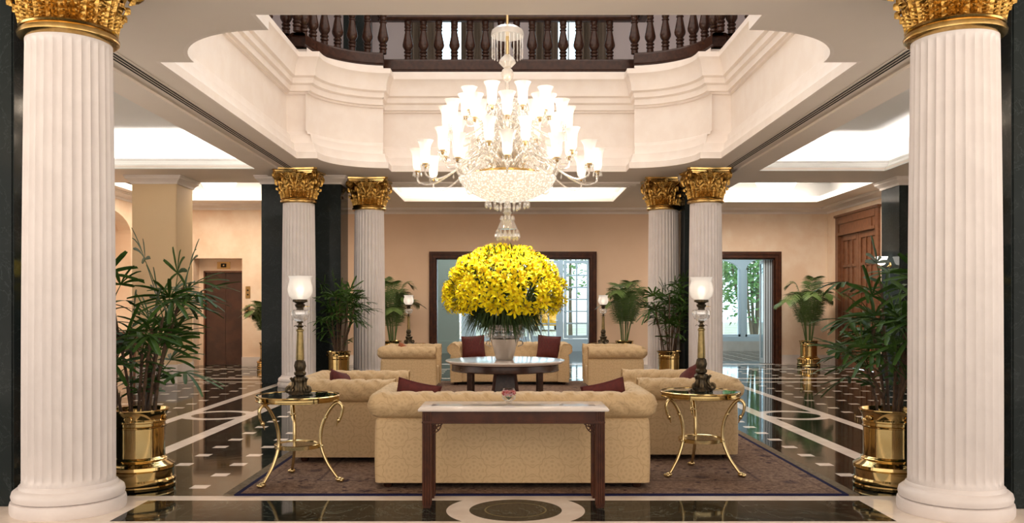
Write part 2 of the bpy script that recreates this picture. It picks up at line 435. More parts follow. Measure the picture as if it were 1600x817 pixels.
# ------------------------------------------------------------------ structure
SOF = 4.1
def well_outline():
    def quad(fx, fd):  # fx, fd signs; returns from side to end
        C = (2.25, 3.0); cd = 12.12
        pts = [(3.70, 2.95), (3.34, 2.95)]
        for k in range(1, 17):
            a = PI/2*k/16
            pts.append((2.25+1.09*math.cos(a), 2.95+1.07*math.sin(a)))
        pts += [(2.25, 4.44)]
        return [(fx*x, cd+fd*y) for x, y in pts]
    o = quad(1,-1)[::-1] + quad(1,1) + quad(-1,1)[::-1] + quad(-1,-1)
    return o   # right-near(end->side), right-far(side->end), left-far(end->side), left-near(side->end)
WELL = well_outline()
def offset_poly(poly, o, closed=True):
    n = len(poly); out = []
    for i in range(n):
        p = Vector(poly[i]); a = Vector(poly[i-1]) if (closed or i) else None; b = Vector(poly[(i+1) % n]) if (closed or i < n-1) else None
        d1 = (p-a).normalized() if a is not None else (b-p).normalized(); d2 = (b-p).normalized() if b is not None else d1
        n1 = Vector((-d1.y, d1.x)); n2 = Vector((-d2.y, d2.x)); m = (n1+n2)
        m = m/max(m.dot(n1), .25) if m.length > 1e-6 else n1
        out.append((p.x+m.x*o, p.y+m.y*o))
    return out
def rect(x0, x1, y0, y1): return [(x0,y0),(x1,y0),(x1,y1),(x0,y1)]
def slab_with_holes(name, outer, holes, z, th, m):
    bm = bmesh.new(); es = []
    for lp in [outer]+holes:
        vs = [bm.verts.new((x,y,z)) for x, y in lp]
        es += [bm.edges.new((vs[i], vs[(i+1) % len(vs)])) for i in range(len(vs))]
    bmesh.ops.triangle_fill(bm, use_beauty=True, edges=es)
    r = bmesh.ops.extrude_face_region(bm, geom=bm.faces[:])
    for v in r['geom']:
        if isinstance(v, bmesh.types.BMVert): v.co.z += th
    bmesh.ops.recalc_face_normals(bm, faces=bm.faces)
    me = bpy.data.meshes.new(name); bm.to_mesh(me); bm.free(); me.materials.append(m)
    o = bpy.data.objects.new(name, me); COL.objects.link(o); return struct(o)

XL, XR, DB = -8.9, 8.43, 22.85
TRAY_R = (4.74, 7.16, 7.9, 16.45); TRAY_L = (-8.2, -4.74, 7.9, 16.2)
TRAY_C = (-2.5, 2.5, 18.2, 20.65); TRAY_RR = (4.8, 7.6, 18.0, 21.3); TRAY_LL = (-8.4, -4.9, 18.0, 21.0)
TRAYS = [TRAY_R, TRAY_L, TRAY_C, TRAY_RR, TRAY_LL]
# floor
struct(MB().box(-9.4, 9.6, -1, 29.72, -.1, 0).build('floor', M['floor'], smooth=False))
# soffit
slab_with_holes('ceiling', rect(-9.2, 8.7, -3, 23.1), [offset_poly(WELL, -.02)]+[offset_poly(rect(*t), -.012) for t in TRAYS], SOF, .06, M['soffit'])
# well walls
prof = [(-.04,4.098),(0,4.098),(0,4.21),(-.035,4.225),(-.045,4.25),(-.07,4.33),(-.075,4.38),(-.125,4.39),(-.135,4.42),(-.15,4.50),(-.155,4.54),(-.21,4.55),(-.22,4.60),(-.24,4.61),(-.24,5.26),(-.20,5.27),(-.195,5.30),
        (-.15,5.31),(-.145,5.41),(-.10,5.44),(-.095,5.53),(-.05,5.56),(-.04,5.68),(.0,5.80),(.03,5.84),(.045,5.86),(.045,5.95),(-.22,5.95),(-.22,6.07),(-.75,6.07)]
P = [[(x,y,z) for x, y in offset_poly(WELL, o)] for o, z in prof]
struct(MB().grid(P, closev=True).build('wall_atrium', M['well'], sharp=25))
# gallery floor, ceiling and walls round the upper opening
slab_with_holes('ceiling_gallery', rect(-7.6, 7.6, 3, 21), [rect(-3.9, 3.9, 7.4, 17.0)], 9.0, .1, M['soffit'])
slab_with_holes('floor_gallery', rect(-7.6, 7.6, 3, 21), [offset_poly(WELL, -.5)], 5.9, .1, M['gallery'])
g = MB()
wins = [(-1.66,-1.06), (1.12,1.72)]
g.box(-7.6, wins[0][0], 20.5, 20.7, 5.9, 9); g.box(wins[0][1], wins[1][0], 20.5, 20.7, 5.9, 9); g.box(wins[1][1], 7.6, 20.5, 20.7, 5.9, 9)
struct(g.build('wall_gallery_back', M['gallery'], smooth=False))
struct(MB().box(-7.8,-7.6,3,20.7,5.9,9).build('wall_gallery_left', M['gallery'], smooth=False))
struct(MB().box(7.6,7.8,3,20.7,5.9,9).build('wall_gallery_right', M['gallery'], smooth=False))
for i, (a, b) in enumerate(wins):
    w = struct(MB().box(a, a+.05, 20.52, 20.6, 5.9, 9).box(b-.05, b, 20.52, 20.6, 5.9, 9).box((a+b)/2-.02, (a+b)/2+.02, 20.52, 20.6, 5.9, 9).build('window_%d' % (i+1), M['cool_white'], smooth=False))
    MB().box(a, b, 20.56, 20.565, 5.9, 9).build('pane', M['pane'], w, smooth=False)
struct(MB().box(-.12, .08, 6.8, 17.3, 9.0, 9.2).build('trim_1', M['soffit'], smooth=False))   # beam that carries the chandelier
# outer shell walls
w = MB()
w.box(XL-.3, XL, 11, 17.4, 0, 4.8); w.box(XL-.3, XL, 20.36, 23.1, 0, 4.8)
arch = []
for k in range(17):
    a = PI*k/16; arch.append((18.88-1.48*math.cos(a), 3.22+.52*math.sin(a)))
b0 = len(w.v)
for x in (XL-.3, XL):
    w.add([(x, y, z) for y, z in arch]+[(x, y, 4.8) for y, z in arch], [(i, i+1, 18+i, 17+i) for i in range(16)])
w.add([(x, y, z) for x in (XL-.3, XL) for y, z in arch], [(i, i+1, 18+i, 17+i) for i in range(16)])
struct(w.build('wall_left', M['sponge'], smooth=False))
struct(MB().box(XL-1.2, XL-1.0, 16.8, 21, 0, 4.8).box(XL-1.2, XL-.3, 20.36, 20.5, 0, 4.8).box(XL-1.2, XL-.3, 17.25, 17.4, 0, 4.8).box(XL-1.2,XL-.3,17.2,20.5,3.75,3.85).build('wall_alcove', M['sponge'], smooth=False))
# right wall with the pair of wooden doors
DY0, DY1, DT = 19.75, 22.0, 3.62
struct(MB().box(XR, XR+.3, 11, DY0, 0, 4.8).box(XR, XR+.3, DY1, 23.1, 0, 4.8).box(XR, XR+.3, DY0, DY1, DT, 4.8).build('wall_right', M['sponge'], smooth=False))
# back wall with the two wide doorways
CD = (-1.93, 2.15, 2.80); RD = (4.75, 7.03, 2.80)
w = MB()
w.box(-5.1, CD[0], DB, DB+.3, 0, 4.8); w.box(CD[0], CD[1], DB, DB+.3, CD[2], 4.8); w.box(CD[1], 3.9, DB, DB+.3, 0, 4.8)
struct(w.build('wall_back', M['beige'], smooth=False))
struct(MB().box(3.9, RD[0], DB, DB+.3, 0, 4.8).box(RD[0], RD[1], DB, DB+.3, RD[2], 4.8).box(RD[1], XR+.3, DB, DB+.3, 0, 4.8).build('wall_back_right', M['sponge'], smooth=False))
# lift wall
LX0, LX1, LT, LD = -8.0, -6.76, 2.74, 21.9
struct(MB().box(XL, LX0, LD, LD+.2, 0, 4.8).box(LX1, -5.1, LD, LD+1.2, 0, 4.8).box(LX0, LX1, LD, LD+.2, LT, 4.8)
       .box(XL, LX0, LD+.2, LD+.9, 0, 4.8).box(LX0, LX1, LD+.55, LD+.9, 0, 4.8).box(LX0, LX1, LD+.2, LD+.55, LT, 4.8).build('wall_lift', M['sponge'], smooth=False))
# door frames of the two doorways (dark mahogany)
def doorframe(name, x0, x1, zt, y, wd=.17, m=M['wood']):
    f = MB()
    for o, t, dp in ((0, wd, .05), (.03, .05, .08), (wd-.04, .04, .075)):
        a, b, c = x0-wd+o, x1+wd-o, zt+wd-o
        f.box(a, a+t, y-dp, y+.02, 0, c); f.box(b-t, b, y-dp, y+.02, 0, c); f.box(a+t, b-t, y-dp, y+.02, c-t, c)
    f.box(x0-.02, x0+.03, y, y+.3, 0, zt); f.box(x1-.03, x1+.02, y, y+.3, 0, zt); f.box(x0, x1, y, y+.3, zt-.03, zt+.02)
    return struct(f.build(name, m, smooth=False))
doorframe('trim_2', *CD, DB); doorframe('trim_3', *RD, DB)
# crown mouldings
def crown(name, pts, h=.09, pr=.30, z=SOF, m=M['plaster']):
    pf = [(0,-h*1.5),(.02,-h*1.5),(.04,-h),(pr*.55,-h*.6),(pr*.8,-h*.5),(pr*.85,-h*.2),(pr,-h*.18),(pr,.02)]
    P = [[(x,y,z+dz) for x, y in offset_poly(pts, o, False)] for o, dz in pf]
    return struct(MB().grid(P).build(name, m, sharp=30))
crown('trim_4', [(XR, 10), (XR, DB), (-5.1, DB)])
crown('trim_5', [(-5.1, LD), (XL, LD), (XL, 10)])
# skirtings
bb = lambda n, *a: struct(MB().box(*a).build(n, M['white_marble'], smooth=False))
bb('baseboard_back', RD[1]+.17, XR, DB-.03, DB, 0, .24); bb('baseboard_back_left', -5.1, CD[0]-.17, DB-.03, DB, 0, .24); bb('baseboard_back_middle', CD[1]+.17, RD[0]-.17, DB-.03, DB, 0, .24)
bb('baseboard_lift_left', XL, LX0, LD-.03, LD, 0, .24); bb('baseboard_lift_right', LX1, -5.1, LD-.03, LD, 0, .24)
struct(MB().box(XR-.03, XR, 10, DY0-.2, 0, .24).box(XR-.03, XR, DY1+.2, DB, 0, .24).build('baseboard_right', M['white_marble'], smooth=False))
bb('baseboard_left', XL, XL+.03, 20.36, LD, 0, .24)
# ceiling trays with cove lights
def tray(i, t, top, out, lip, col, power):
    x0, x1, y0, y1 = t
    rp = rect(*t)
    pf = [(-.03,SOF-.002),(0,SOF-.004),(.0,SOF+.02),(-.03,SOF+.03),(-.05,SOF+.07),(-.05,SOF+.09),(-.085,SOF+.10),(-.11,SOF+.15),(-.13,SOF+.16),(-.13,SOF+lip),(-.19,SOF+lip),(-.19,SOF+.06),(-out,SOF+.06),(-out,top)]
    P = [[(x,y,z) for x, y in offset_poly(rp, o)] for o, z in pf]
    struct(MB().grid(P, closev=True).build('trim_%d' % i, M['ceil_white'], sharp=25))
    if i == 12:
        pf = [(-.26,SOF+.001),(-.25,SOF-.03),(-.17,SOF-.035),(-.15,SOF-.055),(-.05,SOF-.06),(-.03,SOF-.075),(.01,SOF-.075),(.02,SOF-.05),(.02,SOF+.01)]
        struct(MB().grid([[(x,y,z) for x,y in offset_poly(rp, o)] for o, z in pf], closev=True).build('trim_30', M['soffit'], sharp=25))
    struct(MB().box(x0-out-.1, x1+out+.1, y0-out-.1, y1+out+.1, top, top+.05).build('ceiling_tray_%d' % i, M['ceil_white'], smooth=False))
    z = SOF+.12; g = .30
    per = 2*((x1-x0)+(y1-y0))
    for (lx, ly, sx, sy) in (((x0+x1)/2, y0-g, x1-x0, .06), ((x0+x1)/2, y1+g, x1-x0, .06), (x0-g, (y0+y1)/2, .06, y1-y0), (x1+g, (y0+y1)/2, .06, y1-y0)):
        l = area('cove_light', (lx, ly, z), (PI, 0, 0), sx, sy, power*max(sx, sy)/per, col)
tray(10, TRAY_R, 4.78, .62, .21, (1,.93,.86), 290)
tray(11, TRAY_L, 4.78, .62, .21, (1,.93,.86), 330)
tray(12, TRAY_C, 4.62, .5, .17, (1,.90,.80), 60)
tray(13, TRAY_RR, 4.62, .5, .17, (1,.88,.76), 22)
tray(14, TRAY_LL, 4.62, .5, .17, (1,.86,.70), 22)
for nm, tr, e, c in (('tray_fill', TRAY_C, 115, (1,.88,.74)), ('tray_fill', TRAY_RR, 160, (1,.88,.76)), ('tray_fill', TRAY_LL, 140, (1,.84,.68))):  # unseen fill panels added in the rear trays to brighten the walls
    area(nm, ((tr[0]+tr[1])/2, (tr[2]+tr[3])/2, 4.56), (0,0,0), tr[1]-tr[0]-.4, tr[3]-tr[2]-.4, e, c)
# stepped outer strip of the two long beams, and slot vents
for i, s in ((20,-1),(21,1)):
    a, b = sorted((s*4.28, s*4.70)); struct(MB().box(a, b, 3, 16.9, SOF-.035, SOF+.01).build('trim_%d' % i, M['soffit'], smooth=False))
def vent(s, label):
    v = thing('air_vent', label, 'vent', (s*4.085, 10.6, SOF-.001))
    MB().box(-.085,.085,-5.6,5.6,-.006,.0).build('frame', M['vent'], v, smooth=False)
    for k in (-1,0,1): MB().box(k*.045-.011, k*.045+.011, -5.58, 5.58, -.009, -.003).build('slot', M['black'], v, smooth=False)
vent(-1, 'long three-slot air vent in the ceiling beam left of the chandelier'); vent(1, 'long three-slot air vent in the ceiling beam right of the chandelier')

# marble pillars
def pillar(label, x0, x1, y0, y1, m, name='marble_pillar', cat='pillar', crownon=True, plinth=None, group=None):
    p = thing(name, label, cat, ((x0+x1)/2, (y0+y1)/2, 0), 0, group)
    a, b = (x1-x0)/2, (y1-y0)/2
    MB().box(-a, a, -b, b, 0, 4.095).build('shaft', m, p, bevel=.012)
    if crownon:
        pts = rect(-a, a, -b, b)
        pf = [(0,3.93),(.02,3.93),(.03,3.97),(.06,4.0),(.10,4.03),(.105,4.06),(.12,4.07),(.12,4.097),(0,4.097)]
        MB().grid([[(x,y,z) for x, y in offset_poly(pts, -o)] for o, z in pf], closev=True).build('crown', M['plaster'], p, sharp=30)
    if plinth: MB().box(-a-.02, a+.02, -b-.02, b+.02, 0, plinth).build('plinth', M['white_marble'], p, bevel=.01)
    return p
pillar('dark green marble pillar behind the far left fluted columns', -4.89, -3.32, 17.07, 17.85, M['marble'])
pillar('narrow dark marble pillar between the two far right fluted columns', 3.48, 4.15, 17.07, 17.95, M['marble'])
pillar('black marble pillar at the left edge beside the near left column', -5.3, -3.73, 6.5, 7.35, M['marble'])
pillar('black marble pillar at the right edge beside the near right column', 3.74, 5.3, 6.42, 7.3, M['marble'])
pillar('dark marble pillar with a wall lamp right of the wooden doors', 7.78, 8.42, 17.2, 18.05, M['marble'])
pillar('square cream painted pillar with a white plinth left of the lift', -7.43, -6.55, 17.03, 17.9, M['cream'], 'painted_pillar', plinth=.37)

# ------------------------------------------------------------------ far garden room
struct(MB().box(-3.2, -1.62, 28.2, 28.4, 0, 5).box(-3.3,-3.1,23.1,28.3,0,5).build('wall_garden_room', M['sage'], smooth=False))
struct(MB().box(-3.1, -1.6, 28.16, 28.2, 0, .40).build('baseboard_garden_room', M['sage'], smooth=False))
struct(MB().box(3.95, 4.1, 23.15, 29.4, 0, 5).build('wall_room_divider', M['sage'], smooth=False))
struct(MB().box(-3.3, 9.3, 23.0, 29.9, 5.0, 5.1).build('ceiling_garden_room', M['ceil_white'], smooth=False))
struct(MB().box(9.0, 9.2, 23.1, 29.8, 0, 5).build('wall_garden_room_right', M['sage'], smooth=False))
FW = 29.5
area('garden_room_fill', (2.8, 26.4, 4.95), (0,0,0), 11.5, 5.5, 330, (.78,.92,1.0))  # added fill panel under the closed ceiling, brightens the garden room
w = MB()
w.box(-2.0, .72, FW, FW+.2, 0, .42); w.box(-2.0, 4.1, FW, FW+.2, 3.15, 5); w.box(1.72, 1.86, FW, FW+.2, 0, 5)
w.box(2.78, 4.1, FW, FW+.2, 0, 5); w.box(1.86, 2.78, FW, FW+.2, 0, .42)
struct(w.build('wall_garden', M['cool_white'], smooth=False))
def glazed(name, x0, x1, z0, z1, nx, nz, y, fr=.075, mu=.05, kind='window'):
    f = MB(); f.box(x0, x0+fr, y, y+.07, z0, z1); f.box(x1-fr, x1, y, y+.07, z0, z1)
    f.box(x0+fr, x1-fr, y, y+.07, z0, z0+fr); f.box(x0+fr, x1-fr, y, y+.07, z1-fr, z1)
    for i in range(1, nx):
        x = x0+fr+(x1-x0-2*fr)*i/nx; f.box(x-mu/2, x+mu/2, y+.01, y+.06, z0+fr, z1-fr)
    for i in range(1, nz):
        z = z0+fr+(z1-z0-2*fr)*i/nz; f.box(x0+fr, x1-fr, y+.012, y+.058, z-mu/2, z+mu/2)
    o = struct(f.build(name, M['cool_white'], smooth=False))
    MB().box(x0+fr, x1-fr, y+.034, y+.038, z0+fr, z1-fr).build('pane', M['pane'], o, smooth=False); return o
k = 3
for x0, x1 in ((-1.2,-.55), (-.52,.12), (.15,.70)):
    glazed('window_%d' % k, x0, x1, .42, 3.1, 3, 7, FW+.02); k += 1
struct(MB().box(-1.62,-1.2,FW,FW+.2,0,5).build('wall_garden_left', M['cool_white'], smooth=False))
d = glazed('door_1', .74, 1.72, .42, 3.1, 3, 6, FW+.02, .10)
MB().box(.74, 1.72, FW+.02, FW+.09, .02, .42).build('panel', M['cool_white'], d, smooth=False)
MB().tube([(1.66, FW, 1.05), (1.66, FW-.06, 1.05), (1.56, FW-.06, 1.05)], .012).build('handle', M['silver'], d)
glazed('window_%d' % k, 1.88, 2.76, .44, 3.1, 2, 6, FW+.02, .10); k += 1
# sunroom window wall with arched heads
w = MB(); w.box(4.1, 9.2, FW, FW+.25, 0, .34)
struct(w.build('wall_sunroom_dado', M['white_marble'], smooth=False))
w = MB(); w.box(4.1, 9.2, FW, FW+.2, .34, .50); 
wx = [4.2, 6.1, 8.0, 9.2]
def arched(w, x0, x1, zs, rise, ztop, y0, y1, n=14):
    pts = [(x0+(x1-x0)*i/n, zs+rise*(1-abs(2*i/n-1)**2.0)**.6) for i in range(n+1)]
    for y in (y0, y1): w.add([(x,y,z) for x,z in pts]+[(x,y,ztop) for x,z in pts], [(i,i+1,n+2+i,n+1+i) for i in range(n)])
    w.add([(x,y,z) for y in (y0,y1) for x,z in pts], [(i,i+1,n+2+i,n+1+i) for i in range(n)])
for i in range(3):
    a, b = wx[i], wx[i+1]
    w.box(a-.08, a+.08, FW, FW+.2, .50, 5)
    arched(w, a+.08, b-.08, 2.75, .38, 5, FW, FW+.2)
    w.box(a+.08, a+.15, FW+.04, FW+.16, .50, 2.78); w.box(b-.15, b-.08, FW+.04, FW+.16, .50, 2.78); w.box(a+.08, b-.08, FW+.04, FW+.16, .50, .57)
wo = struct(w.build('window_%d' % k, M['cool_white'], smooth=False))
for i in range(3): MB().box(wx[i]+.08, wx[i+1]-.08, FW+.08, FW+.09, .54, 3.3).build('pane', M['pane'], wo, smooth=False)
# folded glazed leaves stacked at the right jamb of the right doorway
for i in range(4):
    fd = tag(bpy.data.objects.new('folding_door', None), 'glazed folding door leaf stacked at the right of the right doorway', 'door', 'folded leaves of the right doorway')
    COL.objects.link(fd); fd.location = (6.81+i*.062, DB+.16, 0)
    f = MB(); f.box(-.022,.022,0,.07,.01,2.76); f.box(-.022,.022,.33,.40,.01,2.76); f.box(-.022,.022,.07,.33,.01,.14); f.box(-.022,.022,.07,.33,2.66,2.76)
    f.build('frame', M['cool_white'], fd, smooth=False)  # white paints the reflected light along the leaf edges
    MB().box(-.004,.004,.07,.33,.14,2.66).build('pane', M['pane'], fd, smooth=False)
    MB().box(.022,.04,-.012,.015,.01,2.76).build('seal', M['black'], fd, smooth=False)
# garden outside
struct(MB().box(-45, 45, 34, 90, -.25, -.05).build('floor_garden', M['garden'], smooth=False))
struct(MB().box(-14, 14, 29.8, 34.05, -.3, -.02).build('floor_terrace', M['white_marble'], smooth=False))
# ------------------------------------------------------------------ fluted columns
def make_column(label):
    c = thing('fluted_column', label, 'column')
    MB().lathe([(.385,0),(.392,.015),(.394,.06),(.388,.088),(.372,.094)], n=64).build('plinth_disc', M['column'], c)
    MB().lathe([(.36,.094),(.378,.103),(.384,.13),(.376,.16),(.355,.178),(.338,.184),(.334,.20),(.322,.212)], n=64).build('base', M['column'], c)
    NF, SP = 30, 8; z0, z1 = .205, 3.47
    zs = [z0, z0+.03, z0+.045, z0+.055, z0+.07, z0+.09] + [z0+.12+(z1-z0-.24)*i/14 for i in range(15)] + [z1-.09, z1-.07, z1-.055, z1-.045, z1-.03, z1]
    P = []
    for z in zs:
        u = (z-z0)/(z1-z0); r = .317-.022*max(0,u)**1.6+.006*math.sin(PI*u)*.5
        e = min(z-z0-.035, z1-.035-z); k = 0 if e <= 0 else min(1, math.sqrt(e/.05))
        row = []
        for i in range(NF*SP):
            q = (i % SP)/SP; w = .16
            d = 0 if (q < w/2 or q > 1-w/2) else math.sqrt(max(0, 1-((q-.5)/(.5-w/2))**2))
            rr = r-.020*k*d; a = 2*PI*i/(NF*SP)
            row.append((rr*math.cos(a), rr*math.sin(a), z))
        P.append(row)
    MB().grid(P, closev=True).build('shaft', M['column'], c, sharp=30)
    MB().lathe([(.29,3.455),(.325,3.464),(.343,3.478),(.347,3.498),(.339,3.515),(.318,3.522),(.316,3.527),(.332,3.533),(.339,3.545),(.332,3.556),(.302,3.56)], n=64).build('neck_ring', M['gold_ring'], c)
    cap = MB()
    bell = lambda z: .292+.10*max(0,(z-3.55)/.43)**1.8
    cap.lathe([(bell(3.55+.45*i/10), 3.55+.45*i/10) for i in range(11)], n=48, cap=False)
    def leaf(a, zb, h, wd, curl, r_off):
        n, m = 26, 13; P = []
        for i in range(n+1):
            t = i/n
            if t < .78: z = zb+h*t/.78; out = .012+.022*t
            else:
                q = (t-.78)/.22; z = zb+h*(1+.10*math.sin(PI*q)-.20*q*q); out = .0292+curl*math.sin(q*PI/2)
            r = bell(min(z, 4.0))+r_off+out
            lob = .84+.16*abs(math.sin(t*PI*5.5))
            wide = wd*(.62+.55*math.sin(PI*min(1, t*.85+.08)))*lob*(1 if t < .66 else 1-.93*((t-.66)/.34)**1.25)
            row = []
            for j in range(m):
                u = 2*j/(m-1)-1; au = abs(u)
                rib = .022*math.exp(-(u/.16)**2)+.010*math.cos(2*PI*(t*5.5-au*1.1))*min(1, au*3)-.020*au**2
                aa = a+u*wide/r; rr = r+rib
                row.append((rr*math.cos(aa), rr*math.sin(aa), z-.012*au*(t > .2)))
            P.append(row)
        cap.grid(P)
    for i in range(12): leaf(2*PI*(i+.5)/12, 3.553, .20, .085, .055, .006)
    for i in range(12): leaf(2*PI*i/12, 3.56, .33, .072, .065, .0)
    for i in range(24): leaf(2*PI*(i+.5)/24, 3.553, .12, .030, .012, .010)
    cap.build('capital', M['gold'], c, sharp=50)
    vo = MB()
    def volute(center, ax, r0, th, turns=2.1, flip=1):
        # spiral band in the plane spanned by ax (horizontal) and z
        pts = []; N_ = 36
        for i in range(N_+1):
            t = i/N_; rr = r0*(1-.82*t); ang = PI*.5+flip*2*PI*turns*t*-1
            pts.append(Vector(center)+Vector(ax)*(rr*math.cos(ang))+Vector((0,0,rr*math.sin(ang))))
        vo.tube(pts, [th*(1-.45*i/N_) for i in range(N_+1)], 6)
        vo.sphere(center, r0*.22, 8, 6)
    for k in range(4):
        a = PI/4+k*PI/2; d = Vector((math.cos(a), math.sin(a), 0)); t = Vector((-d.y, d.x, 0))
        for sgn in (-1, 1):
            volute(d*.475+t*.018*sgn+Vector((0,0,3.955)), d, .075, .02)
            vo.tube(spline([d*.30+t*.20*sgn+Vector((0,0,3.80)), d*.36+t*.15*sgn+Vector((0,0,3.90)), d*.42+t*.06*sgn+Vector((0,0,4.0)), d*.475+t*.02*sgn+Vector((0,0,4.03))], 5), .016, 6)
        a = k*PI/2; d = Vector((math.cos(a), math.sin(a), 0)); t = Vector((-d.y, d.x, 0))
        for sgn in (-1, 1):
            volute(d*.385+t*.115*sgn+Vector((0,0,3.935)), t*sgn, .062, .016, 1.9, -1)
            vo.tube(spline([d*.345+t*.02*sgn+Vector((0,0,3.78)), d*.37+t*.05*sgn+Vector((0,0,3.86)), d*.385+t*.10*sgn+Vector((0,0,3.99))], 5), .014, 6)
    vo.build('volute', M['gold'], c, sharp=60)
    ab = MB()
    def abac(h, dip, N_=12):
        out = []
        for k in range(4):
            a0 = PI/4+k*PI/2; c0 = Vector((math.cos(a0), math.sin(a0)))*h*math.sqrt(2); a1 = a0+PI/2; c1 = Vector((math.cos(a1), math.sin(a1)))*h*math.sqrt(2)
            nrm = -(c0+c1).normalized(); tg = (c1-c0).normalized()
            s0, s1 = c0+tg*.05, c1-tg*.05
            for i in range(N_+1):
                u = i/N_; out.append(tuple(s0.lerp(s1, u)+nrm*dip*math.sin(PI*u)))
        return out
    pr = [(.375,.055,4.0),(.385,.055,4.025),(.395,.055,4.03),(.40,.055,4.05),(.425,.055,4.065),(.43,.055,4.096)]
    ab.grid([[(x,y,z) for x,y in abac(h,d)] for h,d,z in pr], closev=True)
    ab.f.append(tuple(range(len(ab.v)-52, len(ab.v)))); ab.m.append(0)
    for k in range(4):
        a = k*PI/2; d = Vector((math.cos(a), math.sin(a), 0)); t = Vector((-d.y, d.x, 0)); cc = d*.365+Vector((0,0,4.035))
        for q in range(6):
            b = 2*PI*q/6; ab.sphere(cc+t*.026*math.cos(b)+Vector((0,0,.026*math.sin(b))), .019, 8, 6)
        ab.sphere(cc+d*.012, .016, 8, 6)
    ab.build('abacus', M['gold_ring'], c, sharp=35)
    return c
colm = make_column('tall white fluted column nearest on the left, cropped at its gilded capital')
colm.location = (-3.27, 6.43, 0)
dup(colm, (3.28, 6.36, 0), R(4), 'tall white fluted column nearest on the right, cropped at its gilded capital')
dup(colm, (-3.99, 16.42, 0), 0, 'far white fluted column standing before the wide dark marble pillar')
dup(colm, (-2.84, 17.6, 0), 0, 'far white fluted column left of the flowers, beside the left pillar\'s inner face')
dup(colm, (3.15, 17.6, 0), 0, 'far white fluted column between the left potted lady palm and narrow dark pillar'.replace('left potted lady palm', 'right far armchair'))
dup(colm, (3.74, 16.42, 0), 0, 'far white fluted column just left of the right doorway')

# ------------------------------------------------------------------ doors, lift
def wood_doors():
    fr = MB()
    for a, b in ((DY0-.16, DY0+.02), (DY1-.02, DY1+.16)):
        fr.box(XR-.06, XR+.1, a, b, 0, DT+.16)
    fr.box(XR-.06, XR+.1, DY0+.02, DY1-.02, DT-.02, DT+.16)
    fr.box(XR-.09, XR+.1, DY0-.20, DY1+.20, DT+.16, DT+.22)
    fr.box(XR-.03, XR+.1, DY0+.02, DY1-.02, 3.36, DT-.02)      # transom panel
    fr.box(XR-.07, XR+.12, DY0+.02, DY1-.02, 3.31, 3.38)
    fr.box(XR-.05, XR, DY0+.22, DY0+.30, 3.38, DT-.02)
    f = struct(fr.build('door_2', M['wood_door'], bevel=.006))
    mid = (DY0+DY1)/2
    for a, b in ((DY0+.02, mid-.004), (mid+.004, DY1-.02)):
        d = MB(); x0, x1 = XR+.02, XR+.08; s = .13
        d.box(x0,x1,a,a+s,0.01,3.32); d.box(x0,x1,b-s,b,0.01,3.32)
        for z0, z1 in ((.01,.25),(1.05,1.25),(1.85,1.92),(2.50,2.57),(3.17,3.32)): d.box(x0,x1,a+s,b-s,z0,z1)
        for k in (1,2):
            y = a+s+(b-a-2*s)*k/3; d.box(x0,x1,y-.025,y+.025,1.25,3.17); d.box(x0,x1,y-.025,y+.025,.25,1.05)
        d.box(x0+.03,x0+.04,a+s,b-s,.25,3.17)
        lf = d.build('door_leaf', M['wood_door'], f, bevel=.004)
        hy = b-.07 if a < mid-.1 else a+.07
        MB().tube([(x0,hy,1.0),(x0-.05,hy,1.02),(x0-.05,hy,1.28),(x0,hy,1.3)], .012).build('handle', M['brass'], lf)
wood_doors()
lf = struct(MB().box(LX0+.0, LX0+.16, LD+.42, LD+.56, 0, LT).box(LX1-.06, LX1+.0, LD+.42, LD+.56, 0, LT).box(LX0+.16, LX1-.06, LD+.42, LD+.56, 2.40, LT)
     .build('door_3', M['sponge'], smooth=False))
for a, b in ((LX0+.16, (LX0+LX1)/2+.047), ((LX0+LX1)/2+.053, LX1-.06)):
    MB().box(a, b, LD+.47, LD+.53, .01, 2.40).build('door_leaf', M['wood_lift'], lf, smooth=False)
MB().box(LX0+.12, LX0+.16, LD+.40, LD+.47, 0, 2.44).box(LX1-.06, LX1-.02, LD+.40, LD+.47, 0, 2.44).box(LX0+.12, LX1-.02, LD+.40, LD+.47, 2.40, 2.44).build('architrave', M['wood_door'], lf, smooth=False)
t = thing('floor_indicator', 'brass floor indicator plate above the dark lift door', 'indicator', (-7.36, LD+.42, 2.58))
MB().box(-.17,.17,-.02,0,-.09,.09).build('plate', M['brassplate'], t, bevel=.005); MB().box(-.07,.07,-.026,-.018,-.05,.05).build('display', M['black'], t, smooth=False)
MB().box(-.02,.02,-.03,-.026,-.02,.02).build('arrow', M['brass_old'], t, smooth=False)
for z, lab in ((1.88, 'upper brass call plate beside the lift opening'), (1.40, 'lower brass call plate beside the lift opening')):
    t = thing('call_plate', lab, 'call plate', (at(387.5, 480, LD).x, LD, z), 0, 'lift call plates')
    MB().box(-.06,.06,-.015,0,-.15,.15).build('plate', M['brassplate'], t, bevel=.004)
    for q in (-.06, .05): MB().lathe([(.022,0),(.022,.012),(.012,.016)], n=16).xform(Matrix.Translation((0,-.014,q)) @ Matrix.Rotation(R(90),4,'X')).build('button', M['black'], t)

